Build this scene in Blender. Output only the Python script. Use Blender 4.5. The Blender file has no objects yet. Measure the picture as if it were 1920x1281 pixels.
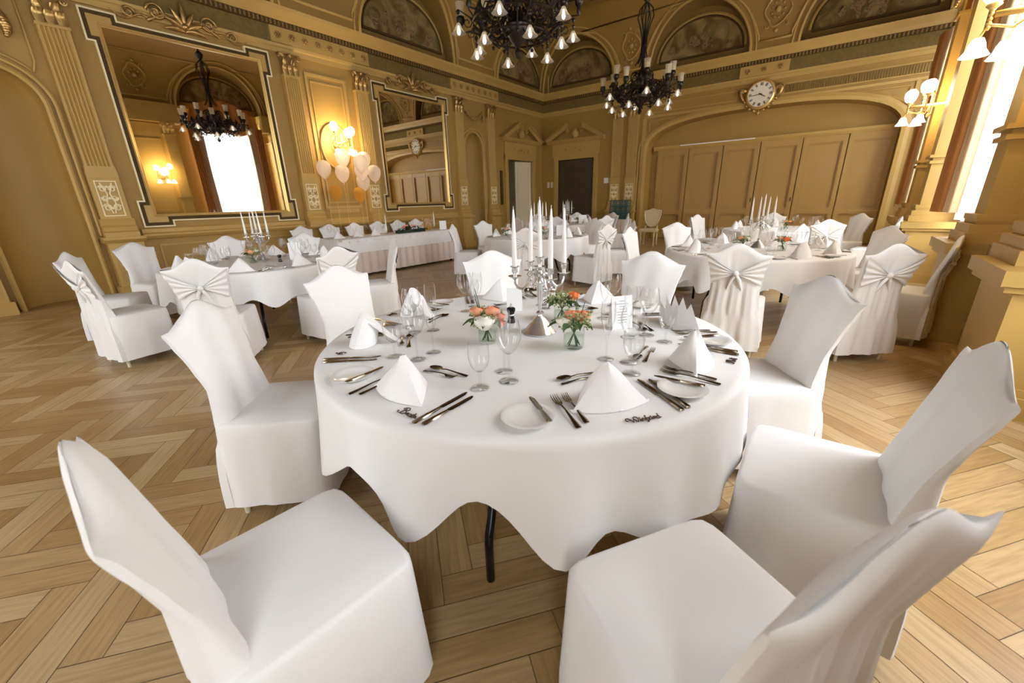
import bpy, math, random
from mathutils import Vector, Matrix
random.seed(7)
S, C_, PI = math.sin, math.cos, math.pi
scene = bpy.context.scene
COL = scene.collection

# ------------------------------------------------------------------ camera
YAW, PIT, ROL, CAMZ = .657505, -.333512, -.0272673, 1.35
fw = Vector((-S(YAW)*C_(PIT), C_(YAW)*C_(PIT), S(PIT)))
rt = Vector((C_(YAW), S(YAW), 0)); up = rt.cross(fw)
r2 = C_(ROL)*rt + S(ROL)*up; u2 = -S(ROL)*rt + C_(ROL)*up
cd = bpy.data.cameras.new('camera'); cam = bpy.data.objects.new('camera', cd); COL.objects.link(cam)
M = Matrix((r2, u2, -fw)).transposed().to_4x4(); M.translation = Vector((0, 0, CAMZ)); cam.matrix_world = M
cd.sensor_width = 36; cd.lens = 36*758.4/1920; cd.clip_start = .02
cd.dof.use_dof = True; cd.dof.focus_distance = 2.4; cd.dof.aperture_fstop = 3.2
scene.camera = cam

# ------------------------------------------------------------------ world, sun, daylight, exposure
w = bpy.data.worlds.new('sky'); scene.world = w; w.use_nodes = True
bg = w.node_tree.nodes['Background']; bg.inputs[0].default_value = (.93, .97, 1, 1); bg.inputs[1].default_value = 6.0
scene.view_settings.view_transform = 'Standard'; scene.view_settings.look = 'None'
scene.view_settings.exposure = 0.31; scene.view_settings.gamma = 1; scene.view_settings.use_curve_mapping = False
cy = scene.cycles
cy.max_bounces = 7; cy.diffuse_bounces = 4; cy.glossy_bounces = 4; cy.transmission_bounces = 4; cy.transparent_max_bounces = 32
cy.sample_clamp_indirect = 4; cy.caustics_reflective = False; cy.caustics_refractive = False; cy.use_denoising = True

WX, BY, LX, FY = 1.5, 14.27, -9.3, -4.6     # right, back, left, front wall planes
def area(name, loc, rot, sx, sy, power, col=(1, .97, .93)):
    l = bpy.data.lights.new(name, 'AREA'); l.shape = 'RECTANGLE'; l.size = sx; l.size_y = sy; l.energy = power; l.color = col
    o = bpy.data.objects.new(name, l); COL.objects.link(o); o.location = loc; o.rotation_euler = rot; o['kind'] = 'helper'
    return o
WINS = [(-2.3, 2.2), (2.55, 2.2), (7.45, 2.4), (12.4, 2.4)]      # windows of the right wall: centre y, width
DAY = (.90, .95, 1)
for (yc, ww), p in zip(WINS, (90, 400, 380, 210)):              # daylight entering through each window, from the sky: slightly downwards
    area('window_daylight', (WX+.9, yc, 2.95), (0, PI/2-.42, 0), 3.4, ww, p, DAY)
for xc, p in ((-3.2, 110), (-6.6, 200)):
    area('window_daylight', (xc, FY-.8, 2.95), (PI/2-.42, 0, PI), 2.4, 3.4, p, DAY)

# ------------------------------------------------------------------ materials
def mat(name, col, rough=.6, metal=0, noise=None, bump=None, spec=.5, **kw):
    """principled with optional colour noise (scale, amount) and bump (scale, strength)"""
    m = bpy.data.materials.new(name); m.use_nodes = True; nt = m.node_tree; b = nt.nodes['Principled BSDF']
    b.inputs['Base Color'].default_value = (*col, 1); b.inputs['Roughness'].default_value = rough
    b.inputs['Metallic'].default_value = metal; b.inputs['Specular IOR Level'].default_value = spec
    for k, v in kw.items(): b.inputs[k.replace('_', ' ')].default_value = v
    tc = nt.nodes.new('ShaderNodeTexCoord')
    if noise:
        n = nt.nodes.new('ShaderNodeTexNoise'); n.inputs['Scale'].default_value = noise[0]; n.inputs['Detail'].default_value = 4
        nt.links.new(tc.outputs['Object'], n.inputs['Vector'])
        mx = nt.nodes.new('ShaderNodeMix'); mx.data_type = 'RGBA'
        mx.inputs[6].default_value = (*[c*(1-noise[1]) for c in col], 1); mx.inputs[7].default_value = (*[min(1, c*(1+noise[1])) for c in col], 1)
        nt.links.new(n.outputs['Fac'], mx.inputs[0]); nt.links.new(mx.outputs[2], b.inputs['Base Color'])
    if bump:
        n2 = nt.nodes.new('ShaderNodeTexNoise'); n2.inputs['Scale'].default_value = bump[0]; n2.inputs['Detail'].default_value = 3
        nt.links.new(tc.outputs['Object'], n2.inputs['Vector'])
        bp = nt.nodes.new('ShaderNodeBump'); bp.inputs['Strength'].default_value = bump[1]; bp.inputs['Distance'].default_value = .02
        nt.links.new(n2.outputs['Fac'], bp.inputs['Height']); nt.links.new(bp.outputs[0], b.inputs['Normal'])
    return m
def ramp_mat(name, scale, stops, rough=.7, detail=6, dist=1.5):
    m = mat(name, stops[0][1], rough, spec=.08); nt = m.node_tree; b = nt.nodes['Principled BSDF']
    tc = nt.nodes.new('ShaderNodeTexCoord'); n = nt.nodes.new('ShaderNodeTexNoise'); r = nt.nodes.new('ShaderNodeValToRGB')
    n.inputs['Scale'].default_value = scale; n.inputs['Detail'].default_value = detail; n.inputs['Distortion'].default_value = dist
    e = r.color_ramp.elements
    while len(e) < len(stops): e.new(.5)
    for el, (p, c) in zip(e, stops): el.position = p; el.color = (*c, 1)
    nt.links.new(tc.outputs['Object'], n.inputs['Vector']); nt.links.new(n.outputs['Fac'], r.inputs[0]); nt.links.new(r.outputs[0], b.inputs['Base Color'])
    return m
def emis(name, col, st, transp=0):
    m = bpy.data.materials.new(name); m.use_nodes = True; nt = m.node_tree; nt.nodes.clear()
    o = nt.nodes.new('ShaderNodeOutputMaterial'); e = nt.nodes.new('ShaderNodeEmission'); e.inputs[0].default_value = (*col, 1); e.inputs[1].default_value = st
    if transp:
        t = nt.nodes.new('ShaderNodeBsdfTransparent'); x = nt.nodes.new('ShaderNodeMixShader'); x.inputs[0].default_value = transp
        nt.links.new(e.outputs[0], x.inputs[1]); nt.links.new(t.outputs[0], x.inputs[2]); nt.links.new(x.outputs[0], o.inputs[0])
    else: nt.links.new(e.outputs[0], o.inputs[0])
    return m
def thin_glass(name, tint=(1, 1, 1), ior=1.45, boost=1.0, body=0.0):
    m = bpy.data.materials.new(name); m.use_nodes = True; nt = m.node_tree; nt.nodes.clear()
    o = nt.nodes.new('ShaderNodeOutputMaterial'); t = nt.nodes.new('ShaderNodeBsdfTransparent'); t.inputs[0].default_value = (*tint, 1)
    g = nt.nodes.new('ShaderNodeBsdfGlossy'); g.inputs['Roughness'].default_value = .03
    lw = nt.nodes.new('ShaderNodeLayerWeight'); lw.inputs[0].default_value = .5
    f = nt.nodes.new('ShaderNodeMath'); f.operation = 'POWER'; f.inputs[1].default_value = 3.2; nt.links.new(lw.outputs['Facing'], f.inputs[0])
    mu = nt.nodes.new('ShaderNodeMath'); mu.operation = 'MULTIPLY_ADD'; mu.inputs[1].default_value = boost*.5; mu.inputs[2].default_value = body; mu.use_clamp = True
    x = nt.nodes.new('ShaderNodeMixShader')
    nt.links.new(f.outputs[0], mu.inputs[0]); nt.links.new(mu.outputs[0], x.inputs[0])
    nt.links.new(t.outputs[0], x.inputs[1]); nt.links.new(g.outputs[0], x.inputs[2]); nt.links.new(x.outputs[0], o.inputs[0])
    return m
def sheer(name, col, transp, rough=.8):
    m = bpy.data.materials.new(name); m.use_nodes = True; nt = m.node_tree; nt.nodes.clear()
    o = nt.nodes.new('ShaderNodeOutputMaterial'); t = nt.nodes.new('ShaderNodeBsdfTransparent')
    d = nt.nodes.new('ShaderNodeBsdfDiffuse'); d.inputs[0].default_value = (*col, 1)
    l = nt.nodes.new('ShaderNodeBsdfTranslucent'); l.inputs[0].default_value = (*col, 1)
    x = nt.nodes.new('ShaderNodeMixShader'); x.inputs[0].default_value = .6
    y = nt.nodes.new('ShaderNodeMixShader'); y.inputs[0].default_value = transp
    nt.links.new(d.outputs[0], x.inputs[1]); nt.links.new(l.outputs[0], x.inputs[2]); nt.links.new(x.outputs[0], y.inputs[1]); nt.links.new(t.outputs[0], y.inputs[2]); nt.links.new(y.outputs[0], o.inputs[0])
    return m
WALL = (.37, .222, .050)
m_wall = mat('ochre_wall_paint', WALL, .62, noise=(1.3, .10), bump=(60, .06))
m_trim = mat('cream_ochre_trim', (.48, .31, .088), .5, noise=(2, .08), spec=.4)
m_pale = mat('pale_cream_ornament', (.86, .74, .46), .5)
m_grey = mat('grey_green_frieze', (.19, .130, .042), .8, noise=(14, .4), spec=.08)
m_dark = mat('dark_inlay', (.085, .05, .018), .6, noise=(60, .8), spec=.1)
m_bronze = mat('old_gilt_bronze', (.46, .29, .10), .32, .75, noise=(30, .4))
m_gold = mat('gilding', (.80, .56, .20), .3, .6)
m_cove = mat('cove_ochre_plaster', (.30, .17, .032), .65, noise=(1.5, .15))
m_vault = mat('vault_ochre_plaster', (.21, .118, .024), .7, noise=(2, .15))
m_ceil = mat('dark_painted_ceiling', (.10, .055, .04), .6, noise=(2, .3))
m_fresco = ramp_mat('painted_lunette', 1.6, [(0, (.05, .03, .012)), (.40, (.13, .085, .028)), (.52, (.22, .155, .06)), (.62, (.30, .205, .085)), (.75, (.40, .26, .11))])
m_figure = ramp_mat('painted_figures', 7, [(.35, (.07, .035, .015)), (.5, (.30, .19, .10)), (.65, (.15, .08, .035))])
m_mirror = mat('mirror_silvering', (.86, .84, .78), .015, 1)
m_white = mat('white_cotton_cover', (.83, .82, .81), .85, noise=(3, .02), bump=(9, .12), spec=.15)
m_cloth = mat('white_damask_cloth', (.84, .83, .82), .8, bump=(6, .10), spec=.2)
m_skirt = mat('blush_satin_skirt', (.72, .60, .53), .5, spec=.35)
m_napkin = mat('white_linen_napkin', (.88, .87, .87), .8, bump=(40, .05))
m_steel = mat('polished_steel', (.30, .26, .19), .16, 1)
m_silver = mat('silver_plate', (.80, .80, .80), .2, .85, noise=(25, .15))
m_china = mat('white_porcelain', (.80, .79, .76), .12)
m_candle = mat('white_wax', (.90, .89, .87), .45, )
m_wick = mat('candle_wick', (.8, .78, .72), .9)
m_black = mat('black_lacquered_steel', (.012, .012, .014), .22, .3)
m_leg = mat('cream_chair_leg', (.62, .55, .40), .4)
m_wood = mat('laser_cut_wood', (.07, .035, .018), .6)
m_paper = mat('white_card', (.88, .88, .88), .7)
m_ink = mat('grey_ink', (.16, .16, .17), .7)
m_iron = mat('dark_bronze_chandelier', (.035, .026, .02), .35, .7)
m_shade = sheer('etched_tulip_glass', (.95, .85, .66), .45)
m_glass = thin_glass('wine_glass_crystal', (.985, .988, .988), 1.45, 2.3, .06)
m_vase = thin_glass('vase_glass', (.93, .96, .93), 1.5, 1.5, .05)
m_water = thin_glass('vase_water', (.90, .94, .90), 1.33, 1.0, .02)
m_bulb = emis('glowing_bulb', (1, .93, .85), 1.6)
m_globe = emis('lit_opal_globe', (1, .90, .70), 7, .45)
m_green = mat('leaf_green', (.05, .10, .03), .5, noise=(30, .4))
m_sage = mat('sage_filler_green', (.30, .33, .14), .7, noise=(60, .5))
m_peach = mat('peach_rose_petals', (.85, .36, .20), .6, noise=(20, .2))
m_orange = mat('orange_gerbera_petals', (.90, .22, .06), .6)
m_whiterose = mat('white_rose_petals', (.85, .83, .72), .6)
m_pink = mat('coral_pink_petals', (.85, .32, .24), .6)
m_curt = mat('rust_red_curtain', (.44, .175, .04), .6, noise=(6, .2), spec=.4)
m_curtg = mat('gold_pink_curtain', (.66, .46, .26), .45, noise=(6, .15), spec=.6)
m_net = sheer('sheer_white_net', (.9, .92, .95), .3)
m_bal = sheer('pearl_balloon_rubber', (.97, .90, .84), .25)
m_balg = sheer('gold_balloon_rubber', (.9, .52, .10), .45)
m_ribbon = mat('balloon_ribbon', (.85, .7, .35), .5)
m_doorw = mat('cream_painted_door', (.72, .62, .42), .45)
m_doord = mat('dark_stained_door', (.055, .034, .018), .5, noise=(4, .3))
m_fold = mat('folding_wall_panel', (.40, .24, .060), .5, noise=(2, .06))
m_clockf = mat('clock_dial', (.82, .76, .62), .3)
m_teal = mat('teal_plastic_crate', (.012, .07, .075), .5)
m_frame = mat('white_window_frame', (.8, .8, .78), .5)
m_pane = thin_glass('window_glass', (1, 1, 1), 1.45, .12, 0)
m_beige = mat('beige_upholstery', (.56, .45, .27), .7)

# ------------------------------------------------------------------ mesh builder
class MB:
    def __init__(s): s.v = []; s.f = []; s.m = []; s.mi = 0
    def add(s, vs, fs):
        k = len(s.v); s.v += [tuple(p) for p in vs]; s.f += [tuple(i+k for i in f) for f in fs]; s.m += [s.mi]*len(fs); return s
    def box(s, x0, x1, y0, y1, z0, z1):
        return s.add([(x, y, z) for z in (z0, z1) for y in (y0, y1) for x in (x0, x1)],
                     [(0, 2, 3, 1), (4, 5, 7, 6), (0, 1, 5, 4), (2, 6, 7, 3), (0, 4, 6, 2), (1, 3, 7, 5)])
    def rows(s, rows, close=True, cap0=False, cap1=False):
        n = len(rows[0]); vs = [p for r in rows for p in r]; fs = []
        for i in range(len(rows)-1):
            for j in range(n if close else n-1):
                a = i*n+j; b = i*n+(j+1) % n; fs.append((a, b, b+n, a+n))
        if cap0: fs.append(tuple(range(n))[::-1])
        if cap1: fs.append(tuple(range((len(rows)-1)*n, len(rows)*n)))
        return s.add(vs, fs)
    def lathe(s, prof, c=(0, 0, 0), n=16, cap=True):
        rows = [[(c[0]+r*C_(2*PI*j/n), c[1]+r*S(2*PI*j/n), c[2]+z) for j in range(n)] for r, z in prof]
        return s.rows(rows, True, cap and prof[0][0] > 1e-5, cap and prof[-1][0] > 1e-5)
    def tube(s, pts, rad, n=6, caps=True):
        pts = [Vector(p) for p in pts]; rows = []; ref = None
        for i, p in enumerate(pts):
            t = (pts[min(i+1, len(pts)-1)]-pts[max(i-1, 0)]); t = t.normalized() if t.length > 1e-9 else Vector((0, 0, 1))
            if ref is None: ref = Vector((0, 0, 1)) if abs(t.z) < .9 else Vector((1, 0, 0))
            a = t.cross(ref).normalized(); b = a.cross(t); ref = b
            r = rad[i] if isinstance(rad, (list, tuple)) else rad
            rows.append([p + r*(C_(2*PI*j/n)*a + S(2*PI*j/n)*b) for j in range(n)])
        return s.rows(rows, True, caps, caps)
    def ball(s, c, r, n=10, sz=1.0):
        m = max(4, n//2+1)
        return s.lathe([(max(r*S(PI*i/m), 1e-6), -r*sz*C_(PI*i/m)) for i in range(m+1)], c, n, False)
    def prism(s, poly, axis, a, b):
        """poly in 2D extruded a..b along axis: 'x' (y,z), 'y' (x,z), 'z' (x,y)"""
        f = {'x': lambda p, t: (t, p[0], p[1]), 'y': lambda p, t: (p[0], t, p[1]), 'z': lambda p, t: (p[0], p[1], t)}[axis]
        return s.rows([[f(p, a) for p in poly], [f(p, b) for p in poly]], True, True, True)
    def grid(s, fn, nu, nv, u0=0, u1=1, v0=0, v1=1):
        return s.rows([[fn(u0+(u1-u0)*i/nu, v0+(v1-v0)*j/nv) for i in range(nu+1)] for j in range(nv+1)], False)
    def xf(s, M_): s.v = [tuple(M_ @ Vector(p)) for p in s.v]; return s
    def build(s, name, mt, parent=None, smooth=False, loc=None):
        me = bpy.data.meshes.new(name); me.from_pydata(s.v, [], s.f)
        for q in (mt if isinstance(mt, (list, tuple)) else [mt]): me.materials.append(q)
        if any(s.m): me.polygons.foreach_set('material_index', s.m)
        import bmesh
        bm = bmesh.new(); bm.from_mesh(me); bmesh.ops.recalc_face_normals(bm, faces=bm.faces); bm.to_mesh(me); bm.free()
        if smooth:
            me.polygons.foreach_set('use_smooth', [True]*len(me.polygons))
            if smooth != True: me.set_sharp_from_angle(angle=math.radians(smooth))
        me.update(); o = bpy.data.objects.new(name, me); COL.objects.link(o)
        if parent: o.parent = parent
        if loc: o.location = loc
        return o
def tag(o, label=None, cat=None, group=None, kind=None):
    if label: o['label'] = label
    if cat: o['category'] = cat
    if group: o['group'] = group
    if kind: o['kind'] = kind
    return o
def empty(name, loc=(0, 0, 0), rz=0):
    o = bpy.data.objects.new(name, None); COL.objects.link(o); o.location = loc; o.rotation_euler = (0, 0, rz); o.empty_display_size = .1
    return o
KIDS = {}
def copy_tree(o, parent=None):
    c = o.copy(); COL.objects.link(c); c.parent = parent
    for ch in KIDS.get(o.data.name if o.data else o.name, None) or [q for q in bpy.data.objects if q.parent == o]: copy_tree(ch, c)
    return c
class Proto:
    """a thing built once; place() uses the original first, then copies of it and its parts"""
    def __init__(s, root): s.root = root; s.used = False; s.tree = s.scan(root)
    def scan(s, o): return (o, [s.scan(c) for c in o.children])
    def dup(s, t, parent=None):
        c = t[0].copy(); COL.objects.link(c); c.parent = parent
        for k in t[1]: s.dup(k, c)
        return c
    def place(s, loc, rz=0, label=None, cat=None, group=None, rx=0, ry=0, sc=1):
        o = s.root if not s.used else s.dup(s.tree); s.used = True
        o.location = loc; o.rotation_euler = (rx, ry, rz); o.scale = (sc, sc, sc)
        if 'group' in o and not group: del o['group']
        return tag(o, label, cat, group)
def struct(name, mb, mt, parent=None, smooth=False):
    return tag(mb.build(name, mt, parent, smooth), kind=None if parent else 'structure')
TRIM = [0]
def trim(mb, mt, smooth=False, label=None):
    TRIM[0] += 1; o = struct('trim_%d' % TRIM[0], mb, mt, None, smooth)
    if label: o['label'] = label
    return o
def trimroot(loc=(0, 0, 0), rz=0):
    TRIM[0] += 1; return tag(empty('trim_%d' % TRIM[0], loc, rz), kind='structure')

# ------------------------------------------------------------------ floor: herringbone parquet, each plank tinted
def build_floor():
    W, L = .12, .60; mb = MB(); n = 0
    # herringbone laid at 45 degrees to the walls: columns of alternating planks
    ang = PI/4+.12; ca, sa = C_(ang), S(ang); tints = []
    x0, x1, y0, y1 = LX-.7, WX+.6, FY-.4, BY+.9
    cx, cyy = (x0+x1)/2, (y0+y1)/2
    R = 14.0; k = int(L/W)
    N = int(R/W)
    for i in range(-N, N):
        for j in range(-N, N):
            q = (i-j) % (2*k)
            if q == 0: a, b, c, d = i*W, j*W, i*W+L, j*W+W          # horizontal plank
            elif q == k: a, b, c, d = i*W, j*W-L+W, i*W+W, j*W+W       # vertical plank
            else: continue
            g = .0015; a += g; b += g; c -= g; d -= g
            pts = [(x*ca-y*sa+cx, x*sa+y*ca+cyy) for x, y in ((a, b), (c, b), (c, d), (a, d))]
            if min(p[0] for p in pts) > x1 or max(p[0] for p in pts) < x0 or min(p[1] for p in pts) > y1 or max(p[1] for p in pts) < y0: continue
            pts = [(min(max(p[0], x0), x1), min(max(p[1], y0), y1)) for p in pts]
            mb.add([(p[0], p[1], 0) for p in pts], [(0, 1, 2, 3)]); tints.append((random.random(), 0. if q == 0 else 1.))
    nplank = len(tints)
    mb.add([(x0, y0, -.004), (x1, y0, -.004), (x1, y1, -.004), (x0, y1, -.004)], [(0, 1, 2, 3)]); tints.append((0, 0))
    me = bpy.data.meshes.new('floor'); me.from_pydata(mb.v, [], mb.f)
    at = me.attributes.new('tint', 'FLOAT', 'FACE'); at.data.foreach_set('value', [t[0] for t in tints])
    at = me.attributes.new('turn', 'FLOAT', 'FACE'); at.data.foreach_set('value', [t[1] for t in tints])
    m = mat('oak_parquet', (.4, .25, .1), .33, spec=.5); nt = m.node_tree; b = nt.nodes['Principled BSDF']
    N_ = nt.nodes.new; Lk = nt.links.new
    a = N_('ShaderNodeAttribute'); a.attribute_name = 'tint'; a2 = N_('ShaderNodeAttribute'); a2.attribute_name = 'turn'
    tc = N_('ShaderNodeTexCoord')
    def grain(rot):
        mp = N_('ShaderNodeMapping'); mp.inputs['Rotation'].default_value = (0, 0, rot); mp.inputs['Scale'].default_value = (1, 14, 1)
        n = N_('ShaderNodeTexNoise'); n.inputs['Scale'].default_value = 5; n.inputs['Detail'].default_value = 6
        v = N_('ShaderNodeVectorRotate'); v.rotation_type = 'Z_AXIS'; v.inputs['Angle'].default_value = -rot
        sc = N_('ShaderNodeVectorMath'); sc.operation = 'MULTIPLY'; sc.inputs[1].default_value = (1, 14, 1)
        Lk(tc.outputs['Object'], v.inputs['Vector']); Lk(v.outputs[0], sc.inputs[0]); Lk(sc.outputs[0], n.inputs['Vector']); nt.nodes.remove(mp); return n
    g1, g2 = grain(ang), grain(ang+PI/2)
    mx = N_('ShaderNodeMix'); Lk(a2.outputs['Fac'], mx.inputs[0]); Lk(g1.outputs['Fac'], mx.inputs[2]); Lk(g2.outputs['Fac'], mx.inputs[3])
    r = N_('ShaderNodeValToRGB'); e = r.color_ramp.elements
    e[0].position = 0; e[0].color = (.35, .212, .085, 1); e[1].position = 1; e[1].color = (.53, .39, .215, 1)
    q = e.new(.5); q.color = (.44, .292, .135, 1)
    Lk(a.outputs['Fac'], r.inputs[0])
    r2_ = N_('ShaderNodeValToRGB'); e = r2_.color_ramp.elements; e[0].position = .3; e[0].color = (.80, .77, .72, 1); e[1].position = .62; e[1].color = (1.08, 1.06, 1.04, 1)
    Lk(mx.outputs[0], r2_.inputs[0])
    mm = N_('ShaderNodeMix'); mm.data_type = 'RGBA'; mm.blend_type = 'MULTIPLY'; mm.inputs[0].default_value = 1
    Lk(r.outputs[0], mm.inputs[6]); Lk(r2_.outputs[0], mm.inputs[7]); Lk(mm.outputs[2], b.inputs['Base Color'])
    n = N_('ShaderNodeTexNoise'); n.inputs['Scale'].default_value = 1.3; Lk(tc.outputs['Object'], n.inputs['Vector'])
    rr = N_('ShaderNodeMapRange'); rr.inputs[3].default_value = .22; rr.inputs[4].default_value = .42; Lk(n.outputs['Fac'], rr.inputs[0]); Lk(rr.outputs[0], b.inputs['Roughness'])
    dk = mat('parquet_joint', (.17, .11, .055), .7)
    me.materials.append(m); me.materials.append(dk); me.polygons[nplank].material_index = 1
    o = bpy.data.objects.new('floor', me); COL.objects.link(o); tag(o, kind='structure')
    sl = MB().box(x0, x1, y0, y1, -.2, -.006); sl_ = struct('floor_slab', sl, dk, o)
build_floor()

# ------------------------------------------------------------------ wall geometry helpers: frames (u along the wall, d out of the wall, z)
def FR(side):
    if side == 'L': return lambda u, d, z: (LX+d, u, z)
    if side == 'B': return lambda u, d, z: (u, BY-d, z)
    if side == 'R': return lambda u, d, z: (WX-d, u, z)
    if side == 'F': return lambda u, d, z: (u, FY+d, z)
def fbox(mb, F, u0, u1, d0, d1, z0, z1):
    vs = [F(u, d, z) for z in (z0, z1) for d in (d0, d1) for u in (u0, u1)]
    return mb.add(vs, [(0, 2, 3, 1), (4, 5, 7, 6), (0, 1, 5, 4), (2, 6, 7, 3), (0, 4, 6, 2), (1, 3, 7, 5)])
def fprof(mb, F, u0, u1, prof):
    """extrude a (d,z) profile along the wall"""
    return mb.rows([[F(u0, d, z) for d, z in prof], [F(u1, d, z) for d, z in prof]], True, True, True)
def arch_z(u, uc, a, zs, b, p=2.0):
    s_ = abs(u-uc)/a
    return zs + b*max(0, 1-s_**p)**(1/p) if s_ < 1 else zs
def holed(mb, F, u0, u1, z0, z1, holes, d=0.0):
    """flat wall with openings: (uc, a, zbottom, zspring, rise, power) sorted by uc; rise 0 = square top"""
    u = u0
    for uc, a, zb, zs, b, p in holes:
        mb.add([F(u, d, z0), F(uc-a, d, z0), F(uc-a, d, z1), F(u, d, z1)], [(0, 1, 2, 3)])
        if zb > z0: mb.add([F(uc-a, d, z0), F(uc+a, d, z0), F(uc+a, d, zb), F(uc-a, d, zb)], [(0, 1, 2, 3)])
        n = 28 if b else 1; us = [uc-a*C_(PI*i/n) for i in range(n+1)]
        mb.rows([[F(q, d, arch_z(q, uc, a, zs, b, p)) for q in us], [F(q, d, z1) for q in us]], False)
        u = uc+a
    mb.add([F(u, d, z0), F(u1, d, z0), F(u1, d, z1), F(u, d, z1)], [(0, 1, 2, 3)])
    return mb
def arch_pts(uc, a, zb, zs, b, p=2.0, n=28):
    pts = [(uc-a, zb)] + [(uc-a*C_(PI*i/n), arch_z(uc-a*C_(PI*i/n), uc, a, zs, b, p)) for i in range(n+1)] + [(uc+a, zb)]
    return pts
def arch_band(mb, F, uc, a, zb, zs, b, w_, d0, d1, p=2.0, close_base=False):
    """moulding band of width w_ round an arch opening"""
    i_ = arch_pts(uc, a, zb, zs, b, p); o_ = arch_pts(uc, a+w_, zb, zs, b+w_, p)
    rows = [[F(*(q[0], d0, q[1])) for q in i_], [F(q[0], d1, q[1]) for q in i_], [F((q[0]+r[0])/2, d1+.015, (q[1]+r[1])/2) for q, r in zip(i_, o_)],
            [F(q[0], d1, q[1]) for q in o_], [F(q[0], d0, q[1]) for q in o_]]
    return mb.rows(rows, False)
def soffit(mb, F, uc, a, zb, zs, b, d0, d1, p=2.0):
    pts = arch_pts(uc, a, zb, zs, b, p)
    return mb.rows([[F(q[0], d0, q[1]) for q in pts], [F(q[0], d1, q[1]) for q in pts]], False)
def panel_frame(mb, F, u0, u1, z0, z1, d, w_=.03, h=.015):
    for a, b, c, e in ((u0, u1, z0, z0+w_), (u0, u1, z1-w_, z1), (u0, u0+w_, z0+w_, z1-w_), (u1-w_, u1, z0+w_, z1-w_)):
        fbox(mb, F, a, b, d, d+h, c, e)
    return mb
ZC = 4.95
# left wall with two shell niches and a doorway
FL, FB, FRt, FF = FR('L'), FR('B'), FR('R'), FR('F')
NICHES = [(.75, .47, 2.78), (10.33, .40, 2.96)]
mb = holed(MB(), FL, FY, BY, 0, ZC, [(NICHES[0][0], .47, 0, 2.78, .47, 2), (NICHES[1][0], .40, 0, 2.96, .40, 2), (12.78, .76, 0, 2.72, 0, 2)])
wl = struct('wall_left', mb, m_wall)
for uc, a, zs in NICHES:                     # concave niche with a ribbed shell head
    def fn(t, z, uc=uc, a=a): return FL(uc-a*C_(t), -a*.95*S(t), z)
    mb = MB().grid(fn, 20, 4, 0, PI, 0, zs)
    def sh(t, v, uc=uc, a=a, zs=zs):
        k = 1-.10*abs(S(7*t))*S(v*.9+.1)
        return FL(uc-a*C_(t)*C_(v)*1, -a*.95*S(t)*C_(v)*k, zs+a*S(v)*.999)
    mb.grid(sh, 48, 8, 0, PI, 0, PI/2)
    struct('niche_back', mb, m_wall, wl, True)
    mb = arch_band(MB(), FL, uc, a, 0.0, zs, a, .06, 0, .05); arch_band(mb, FL, uc, a+.10, 1.0, zs, a+.10, .05, 0, .03)
    trim(mb, m_trim)
# back wall: doorway and wide recess
mb = holed(MB(), FB, LX, WX+.3, 0, ZC, [(-7.84, .74, 0, 2.75, 0, 2), (-2.16, 3.08, 0, 2.72, .92, 2.7)])
wb = struct('wall_back', mb, m_wall)
RD = .55
mb = soffit(MB(), FB, -2.16, 3.08, 0, 2.72, .92, 0, -RD, 2.7)
pts = arch_pts(-2.16, 3.08, 0, 2.72, .92, 2.7); n_ = len(pts)
mb.add([FB(q[0], -RD, q[1]) for q in pts], [tuple(range(n_))]); struct('arch_recess', mb, m_wall, wb)
mb = arch_band(MB(), FB, -2.16, 3.08, .0, 2.72, .92, .16, 0, .05, 2.7); arch_band(mb, FB, -2.16, 3.32, 1.0, 2.72, 1.02, .04, 0, .03, 2.7)
trim(mb, m_trim)
# right wall with windows
mb = holed(MB(), FRt, FY, BY, 0, 7.0, [(yc, ww/2, .85, 4.3, 1.0, 2) for yc, ww in WINS])
wr = struct('wall_right', mb, m_wall)
mb = holed(MB(), FF, LX, WX, 0, 7.0, [(-6.6, 1.2, .9, 4.3, 1.0, 2), (-3.2, 1.2, .9, 4.3, 1.0, 2)])
wf = struct('wall_front', mb, m_wall)

mb = MB().box(LX-1.75, LX-1.7, FY, BY+1.1, -.3, 7.1); mb.box(LX-1.75, WX+.35, BY+1.05, BY+1.1, -.3, 7.1); mb.box(LX-1.75, WX, FY-.02, BY+1.1, 7.05, 7.12)  # unseen shell added outside the walls to stop light leaking in
mb.box(LX-1.75, LX, FY-.05, FY-.02, -.3, 7.1); mb.box(WX+.31, WX+.35, BY-.02, BY+1.1, -.3, 7.1); mb.box(LX-1.75, WX+.35, FY, BY+1.1, -.32, -.28)
mb.box(WX, WX+.35, BY-.02, BY, 0, 7.1)
struct('light_leak_shell', mb, m_wall)

# ------------------------------------------------------------------ windows
WN = [0]
def window(F, uc, a, zb, zs, b):
    WN[0] += 1; root = tag(empty('window_%d' % WN[0]), kind='structure')
    D = -.42
    struct('window_reveal', soffit(MB(), F, uc, a, zb, zs, b, 0, D), m_wall, root)
    mb = MB(); fbox(mb, F, uc-a, uc+a, D, 0, zb-.08, zb); struct('window_sill', mb, m_trim, root)
    mb = arch_band(MB(), F, uc, a-.07, zb, zs, b-.07, .09, D-.03, D+.04)
    for k in (-1, 0, 1): fbox(mb, F, uc+k*a*.5-.035, uc+k*a*.5+.035, D-.02, D+.03, zb, zs+b*.8)
    for z in (zb+.03, zb+1.25, 3.3, zs): fbox(mb, F, uc-a, uc+a, D-.02, D+.03, z-.035, z+.035)
    struct('window_frame', mb, m_frame, root)
    pts = arch_pts(uc, a, zb, zs, b); mb = MB().add([F(q[0], D-.01, q[1]) for q in pts], [tuple(range(len(pts)))])
    struct('window_pane', mb, m_pane, root)
    return root
for yc, ww in WINS: window(FRt, yc, ww/2, .85, 4.3, 1.0)
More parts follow.
